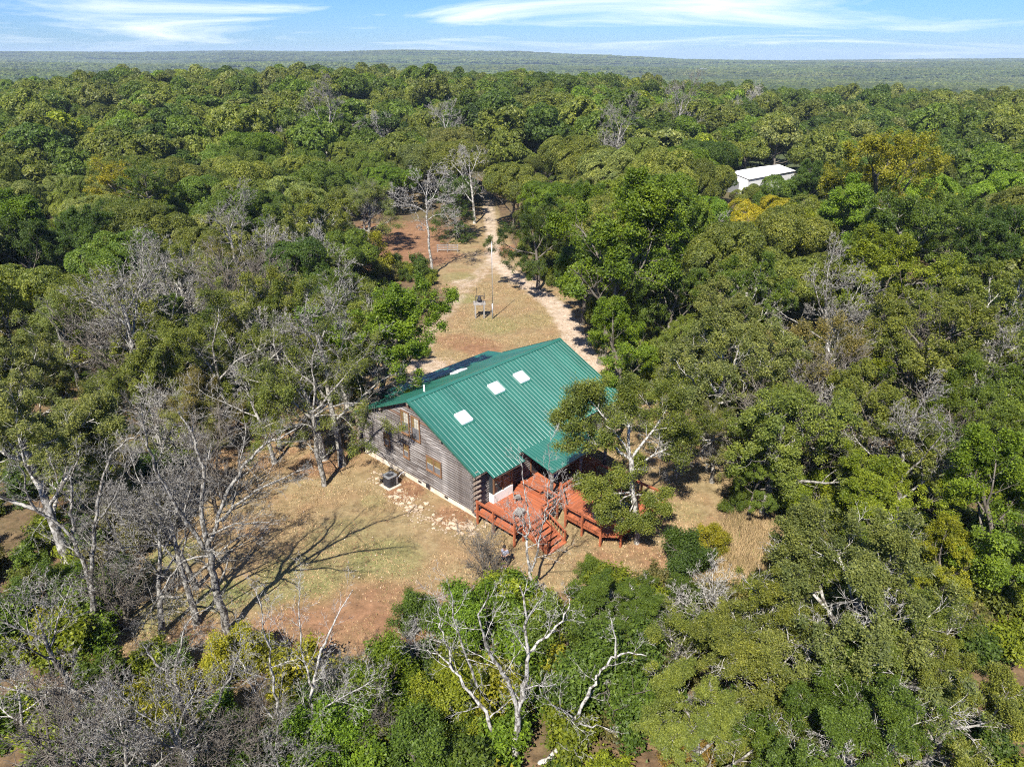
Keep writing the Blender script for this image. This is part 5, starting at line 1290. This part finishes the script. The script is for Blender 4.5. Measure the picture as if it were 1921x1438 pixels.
# the rest of the wood: one object of many crowns
src = bpy.data.collections.new('far_tree_kinds')
FARV = [make_lobed(201 + i, 6500, .185, nl=15 + 2 * i, rx=3.5 + .2 * i, rz=2.5 + .25 * (i % 3), far=True, bark='bark' if i % 3 else 'bark_grey') for i in range(6)]
for i, T in enumerate(FARV):
    o = bpy.data.objects.new('kind_%02d' % i, T.mesh); src.objects.link(o)
def gn_scatter(name, coll, pts, rot, scl, idx, col, mat=None):
    me = bpy.data.meshes.new(name); me.vertices.add(len(pts)); me.vertices.foreach_set('co', np.asarray(pts, np.float32).ravel())
    at = me.attributes.new('rotz', 'FLOAT_VECTOR', 'POINT'); at.data.foreach_set('vector', np.asarray(rot, np.float32).ravel())
    at = me.attributes.new('scl', 'FLOAT_VECTOR', 'POINT'); at.data.foreach_set('vector', np.asarray(scl, np.float32).ravel())
    at = me.attributes.new('idx', 'INT', 'POINT'); at.data.foreach_set('value', np.asarray(idx, np.int32))
    at = me.attributes.new('col', 'FLOAT_COLOR', 'POINT'); at.data.foreach_set('color', np.concatenate([np.asarray(col, np.float32), np.ones((len(pts), 1), np.float32)], 1).ravel())
    me.update()
    ng = bpy.data.node_groups.new(name, 'GeometryNodeTree')
    ng.interface.new_socket('Geometry', in_out='INPUT', socket_type='NodeSocketGeometry'); ng.interface.new_socket('Geometry', in_out='OUTPUT', socket_type='NodeSocketGeometry')
    N = ng.nodes.new; gi, go = N('NodeGroupInput'), N('NodeGroupOutput'); ci = N('GeometryNodeCollectionInfo'); ip = N('GeometryNodeInstanceOnPoints')
    ci.inputs['Collection'].default_value = coll; ci.inputs['Separate Children'].default_value = True; ci.inputs['Reset Children'].default_value = True
    def na(nm, dt):
        q = N('GeometryNodeInputNamedAttribute'); q.data_type = dt; q.inputs['Name'].default_value = nm; return q.outputs['Attribute']
    Lk = ng.links.new
    Lk(gi.outputs[0], ip.inputs['Points']); Lk(ci.outputs[0], ip.inputs['Instance']); ip.inputs['Pick Instance'].default_value = True
    Lk(na('idx', 'INT'), ip.inputs['Instance Index']); Lk(na('rotz', 'FLOAT_VECTOR'), ip.inputs['Rotation']); Lk(na('scl', 'FLOAT_VECTOR'), ip.inputs['Scale'])
    Lk(ip.outputs[0], go.inputs[0])
    o = link(name, me); mo = o.modifiers.new('scatter', 'NODES'); mo.node_group = ng
    return o
R = np.where(~ind)[0]; n = len(R)
zz = terr(cx_[R], cy_[R]); vi = far_rng.integers(0, len(FARV), n); ws = np.array([T.width for T in FARV])[vi]
s = (5.6 + 7.0 * far_rng.random(n) ** 1.4) / ws
colr = np.array([COLR[kinds[i]] for i in R]) * shade[R][:, None]
rot = np.zeros((n, 3)); rot[:, 2] = far_rng.uniform(0, 6.28, n)
wood = gn_scatter('woodland_trees', src, np.stack([cx_[R], cy_[R], zz], 1), rot, np.stack([s, s, s * far_rng.uniform(.85, 1.12, n)], 1), vi, colr)
tag(wood, 'dense green oak woodland filling the middle distance behind the clearing', 'woodland', kind='stuff')
# far canopy: patches of many small crowns
def patch_mesh(seed, size=70.0, s=6.6):
    rg = np.random.default_rng(seed); a, b = np.meshgrid(np.arange(-size / 2, size / 2, s), np.arange(-size / 2, size / 2, s)); a[1::2] += s / 2
    a = (a + rg.uniform(-.35, .35, a.shape) * s).ravel(); b = (b + rg.uniform(-.35, .35, b.shape) * s).ravel()
    nseg, V, F, Rn, o = 9, [], [], [], 0
    for x, y in zip(a, b):
        r = rg.uniform(3.2, 6.4); h = rg.uniform(6.0, 12.0); rr_ = rg.random()
        prof = [(1.0, h - r * .85), (1.02, h - r * .45), (.72, h - r * .12), (.3, h + r * .02)]
        v = []
        for q, z in prof:
            an = np.arange(nseg) * 2 * math.pi / nseg + rg.uniform(0, 1); k = r * q * rg.uniform(.72, 1.18, nseg)
            v.append(np.stack([x + k * np.cos(an), y + k * np.sin(an), z + rg.uniform(-.5, .5, nseg) * r * .35], 1))
        v.append(np.array([[x, y, h + rg.uniform(-.2, .3)]])); V.append(np.concatenate(v))
        for j in range(3):
            for k in range(nseg): F.append((o + j * nseg + k, o + j * nseg + (k + 1) % nseg, o + (j + 1) * nseg + (k + 1) % nseg, o + (j + 1) * nseg + k))
        for k in range(nseg): F.append((o + 3 * nseg + k, o + 3 * nseg + (k + 1) % nseg, o + 4 * nseg, o + 4 * nseg))
        Rn += list(np.clip(rr_ * 1.0 + rg.uniform(-.18, .18, 4 * nseg), 0, 1)); o += 4 * nseg + 1
    F = np.array(F); q4 = F[F[:, 2] != F[:, 3]]; q3 = F[F[:, 2] == F[:, 3]][:, :3]; Rn = np.array(Rn)
    m4 = F[:, 2] != F[:, 3]
    return mesh_np('canopy_patch', np.concatenate(V), [q4, q3], M['leaf_far'], False, np.concatenate([Rn[m4], Rn[~m4]]))
src2 = bpy.data.collections.new('far_canopy_kinds')
for i in range(4): src2.objects.link(bpy.data.objects.new('patch_%02d' % i, patch_mesh(301 + i)))
P_, Q_ = [], []
for y0, y1, st, sc_ in ((700, 2600, 62, 1.0), (2600, 4600, 84, 1.35), (4600, 8200, 130, 2.0)):
    a, b = jgrid(-y1 * .76, y1 * .76, y0, y1, st, .2); k = (np.abs(a) < b * .75 + 80); a, b = a[k], b[k]
    k = field_mask(a, b) < .35; P_.append(np.stack([a[k], b[k]], 1)); Q_.append(np.full(k.sum(), sc_))
P_ = np.concatenate(P_); Q_ = np.concatenate(Q_); n = len(P_)
fc_ = np.array([(.088, .128, .032), (.105, .136, .036), (.130, .148, .044), (.070, .105, .030)])
mixv = vnoise(P_[:, 0] / 260, P_[:, 1] / 260, 9)[:, None]
colr = (fc_[far_rng.integers(0, 4, n)] * .5 + (fc_[0] * (1 - mixv) + fc_[2] * mixv) * .5) * far_rng.uniform(.85, 1.15, (n, 1)) * (.62 + .76 * fbm(P_[:, 0] / 420, P_[:, 1] / 170, 19, 3))[:, None]
rot = np.zeros((n, 3)); rot[:, 2] = far_rng.uniform(0, 6.28, n)
fz = terr(P_[:, 0], P_[:, 1])
hills = gn_scatter('hill_forest', src2, np.column_stack([P_, fz]), rot, np.stack([Q_, Q_, Q_ * .0 + 1.0 + .15 * (Q_ - 1)], 1), far_rng.integers(0, 4, n), colr)
tag(hills, 'far blue-green wooded hills and valley stretching to the horizon', 'forest', kind='stuff')

# ------------------------------------------------------------------ ground cover
und = bpy.data.collections.new('undergrowth_kinds')
UV = [make_leafy(401 + i, P=dict(SHRUB_P, nch=(8, 5, 4, 0)), height=1.0, r0=.035, nleaf=5200, size=.055, spread=.10, far=True) for i in range(3)]
for i, T in enumerate(UV): und.objects.link(bpy.data.objects.new('under_%02d' % i, T.mesh))
ux, uy = jgrid(-95, 100, 12, 130, 2.3, .45)
k = (np.abs(ux) < uy * .735 + 8) & (sd_poly(ux, uy, YARD) > .5)
for pl in DRIVE: k &= seg_dist(ux, uy, pl) > 2.6
rmask = blobs(ux, uy, [(740, 455, 16, 1.0), (830, 480, 10, 1.0), (1310, 1000, 3.5, 1), (1400, 1000, 4, 1), (1330, 1080, 3, 1)])
k &= ((fbm(ux / 7, uy / 7, 31, 2) > .36) | (uy < 36)) & (rmask < .4)
ux, uy = ux[k], uy[k]; n = len(ux); pu = [to_px((a, b, 1)) for a, b in zip(ux, uy)]
ucol = []
for (px, py, _), a, b in zip(pu, ux, uy):
    v = far_rng.random()
    if py > 1080 and px < 1150: c = ('bright', 'mid', 'bright', 'lime', 'yellow', 'deep')[int(v * 6)]
    else: c = ('mid', 'olive', 'brown', 'deep', 'lime', 'olive')[int(v * 6)]
    ucol.append(np.array(COLR[c]) * far_rng.uniform(.75, 1.15))
vi = far_rng.integers(0, 3, n); us = far_rng.uniform(2.0, 3.6, n) / np.array([T.width for T in UV])[vi]
rot = np.zeros((n, 3)); rot[:, 2] = far_rng.uniform(0, 6.28, n)
ug = gn_scatter('undergrowth', und, np.column_stack([ux, uy, terr(ux, uy) - .05]), rot, np.stack([us, us, us * far_rng.uniform(.7, 1.2, n)], 1), vi, np.array(ucol))
tag(ug, 'tangled green undergrowth and vines on the woodland floor', 'undergrowth', kind='stuff')
def tufts(name, label, x, y, h, w, mat, lean=.5):
    n = len(x); z = terr(x, y); an = far_rng.uniform(0, 6.28, n); hh = h * far_rng.uniform(.5, 1.3, n); ww = w * far_rng.uniform(.6, 1.3, n)
    lx, ly = far_rng.normal(0, lean, n) * hh, far_rng.normal(0, lean, n) * hh
    v = np.stack([np.stack([x - ww * np.cos(an), y - ww * np.sin(an), z - .01], 1), np.stack([x + ww * np.cos(an), y + ww * np.sin(an), z - .01], 1), np.stack([x + lx, y + ly, z + hh], 1)], 1).reshape(-1, 3)
    o = link(name, mesh_np(name, v, np.arange(3 * n).reshape(-1, 3), mat, False, np.clip(fbm(x / 2, y / 2, 4, 2) * .7 + far_rng.normal(.12, .2, n), 0, 1)))
    return tag(o, label, 'grass', kind='stuff')
def sample_px(poly, n):
    P = np.array(PX(poly)); lo, hi = P.min(0), P.max(0); q = far_rng.uniform(lo, hi, (n * 3, 2)); k = in_poly(q[:, 0], q[:, 1], [tuple(a) for a in P]); return q[k][:n]
tq = np.concatenate([sample_px([(1270, 1075), (1330, 1000), (1400, 950), (1480, 980), (1500, 1060), (1400, 1110), (1330, 1130)], 16000), sample_px([(1740, 1130), (1850, 1100), (1950, 1120), (1950, 1200), (1800, 1190)], 9000)])
tufts('tall_grass', 'tall dry straw-coloured grass right of the deck clearing', tq[:, 0], tq[:, 1], .55, .02, M['grass'], .35)
lq = far_rng.uniform((-32, 24), (18, 100), (220000, 2)); k = (sd_poly(lq[:, 0], lq[:, 1], YARD) < .8)
for pl in DRIVE: k &= seg_dist(lq[:, 0], lq[:, 1], pl) > 1.6
lo_ = np.stack([(lq[:, 0] - C0[0]) * E2[0] + (lq[:, 1] - C0[1]) * E2[1], (lq[:, 0] - C0[0]) * E1[0] + (lq[:, 1] - C0[1]) * E1[1]], 1)
k &= ~((lo_[:, 0] > -.2) & (lo_[:, 0] < 16.8) & (lo_[:, 1] > -.2) & (lo_[:, 1] < 14)); k &= fbm(lq[:, 0] / 3, lq[:, 1] / 3, 8, 3) > .40
lq = lq[k]
tufts('lawn_grass', 'short patchy dry lawn around the cabin', lq[:, 0], lq[:, 1], .10, .03, M['grass'], .6)
nl = 40000; fq = far_rng.uniform((-34, 22), (20, 104), (nl * 2, 2)); k = (sd_poly(fq[:, 0], fq[:, 1], YARD) < 2.5) & (fbm(fq[:, 0] / 4, fq[:, 1] / 4, 15, 3) > .36)
fq = fq[k][:nl]
nl = len(fq); A = np.column_stack([fq, terr(fq[:, 0], fq[:, 1]) + .02])
v, f, r = leaf_arrays(far_rng, A, np.zeros_like(A), nl, .012, .055, 1.6)
tag(link('fallen_leaves', mesh_np('fallen_leaves', v, f, M['litter'], False, r)), 'brown fallen leaves scattered over the yard', 'leaves', kind='stuff')
# ------------------------------------------------------------------ stones along the foundation
def rock_mesh(seed):
    import bmesh
    rg = random.Random(seed); bm = bmesh.new(); bmesh.ops.create_icosphere(bm, subdivisions=1, radius=1.0)
    for q in bm.verts: q.co = Vector((q.co.x * 1.15, q.co.y * .85, q.co.z * .55)) * rg.uniform(.72, 1.15)
    me = bpy.data.meshes.new('rock'); bm.to_mesh(me); bm.free(); me.materials.append(M['stone']); return me
RM = [rock_mesh(i) for i in range(5)]
rk = random.Random(3); big = 0; RV, RF, ro = [], [], 0
path_rocks = [(700, 893), (730, 912), (760, 940), (790, 965), (830, 985), (870, 990), (905, 995)]
for i in range(560):
    t = rk.random() * (len(path_rocks) - 1); j = int(t); fr = t - j
    px = path_rocks[j][0] * (1 - fr) + path_rocks[j + 1][0] * fr + rk.gauss(0, 13); py = path_rocks[j][1] * (1 - fr) + path_rocks[j + 1][1] * fr + rk.gauss(0, 9)
    q = U(px, py); lx_, ly_ = (q[:2] - C0) @ E2, (q[:2] - C0) @ E1
    if lx_ > -.25 and ly_ > -.4: continue
    if math.hypot(q[0] - ac.location.x, q[1] - ac.location.y) < 1.0: continue
    z = float(terr(q[0], q[1]))
    if big < 60 and i % 5 == 0:
        r_ = rk.uniform(.13, .24); o = link('stone', rk.choice(RM), None, (q[0], q[1], z + r_ * .2), (0, rk.uniform(-.2, .2), rk.uniform(0, 6.28))); o.scale = (r_,) * 3
        tag(o, 'tan sandstone rock in the line of stones along the foundation', 'stone', 'stones along the cabin foundation'); big += 1
    else:
        r_ = rk.uniform(.04, .11); me = rk.choice(RM); an = rk.uniform(0, 6.28); c_, s_ = math.cos(an), math.sin(an)
        vv = np.array([tuple(w.co) for w in me.vertices]) * r_; vv = np.stack([vv[:, 0] * c_ - vv[:, 1] * s_ + q[0], vv[:, 0] * s_ + vv[:, 1] * c_ + q[1], vv[:, 2] + z + r_ * .15], 1)
        RV.append(vv); RF.append(np.array([list(w.vertices) for w in me.polygons]) + ro); ro += len(vv)
tag(link('rubble', mesh_np('rubble', np.concatenate(RV), np.concatenate(RF), M['stone'])), 'small tan rubble spilled among the stones by the foundation', 'rubble', kind='stuff')

# ------------------------------------------------------------------ far farm buildings
fb = random.Random(12)
FB = [(1135, 119, 3500, 'long pale barn among the far fields, leftmost of the right-hand group'), (1170, 120, 3450, 'small pale house beside the long barn in the far fields'), (1290, 122, 2950, 'white house at the edge of the far pale field'), (1320, 125, 2750, 'grey roofed shed below the far pale field'), (1605, 123, 3000, 'pale farmhouse right of the far tree line'), (1655, 126, 2800, 'long white barn in the far right field'), (1690, 123, 3000, 'small white shed right of the long far barn'), (470, 108, 3700, 'pale farm shed in the far left valley'), (420, 108, 3450, 'small white farmhouse in the far left valley'), (650, 96, 5600, 'long white building on the far left skyline'), (690, 96, 5700, 'pale block beside the long building on the far left skyline')]
for px, py, dist_, lab in FB:
    d = ray(px, py); t = dist_ / math.hypot(d[0], d[1]); c = d * t; z = float(terr(c[0], c[1]))
    Lb = fb.uniform(18, 40) if 'long' in lab else fb.uniform(14, 20); Wb = fb.uniform(10, 14); hb = fb.uniform(3.5, 5) + (3 if 'skyline' in lab else 0)
    b_ = thing('farm_building', lab, 'building', (c[0], c[1], z), fb.uniform(-.5, .5), 'far farm buildings')
    MB().box((-Lb / 2, -Wb / 2, -4), (Lb / 2, Wb / 2, hb)).build('wall', M['white'], b_)
    MB().add([(-Lb / 2 - .5, -Wb / 2 - .6, hb), (Lb / 2 + .5, -Wb / 2 - .6, hb), (Lb / 2 + .5, Wb / 2 + .6, hb), (-Lb / 2 - .5, Wb / 2 + .6, hb), (-Lb / 2 - .5, 0, hb + 3), (Lb / 2 + .5, 0, hb + 3)], [(0, 1, 5, 4), (2, 3, 4, 5), (0, 4, 3), (1, 2, 5), (0, 3, 2, 1)]).build('roof', M['white'] if fb.random() < .6 else M['grey_metal'], b_)
    for k in range(3): MB().box((-Lb / 2 + Lb * (k + .6) / 3.6, -Wb / 2 - .05, 1.5), (-Lb / 2 + Lb * (k + .6) / 3.6 + 1.4, -Wb / 2 - .01, 3.2)).build('window', M['glass'], b_)

# ------------------------------------------------------------------ haze
def haze():
    m, nt = new_mat('haze_air'); g = NT(nt)
    vol = g.n('ShaderNodeVolumePrincipled', {'Color': (.62, .80, 1.0), 'Density': 1.0e-4, 'Anisotropy': .0})
    nt.links.new(vol.outputs[0], g.n('ShaderNodeOutputMaterial').inputs['Volume'])
    b = MB().box((-9600, -400, float(GZ.min()) - 1.0), (9600, 11800, 95.0)); o = b.build('haze', m); tag(o, 'thin pale blue haze over the far hills', 'haze', kind='stuff')
haze()
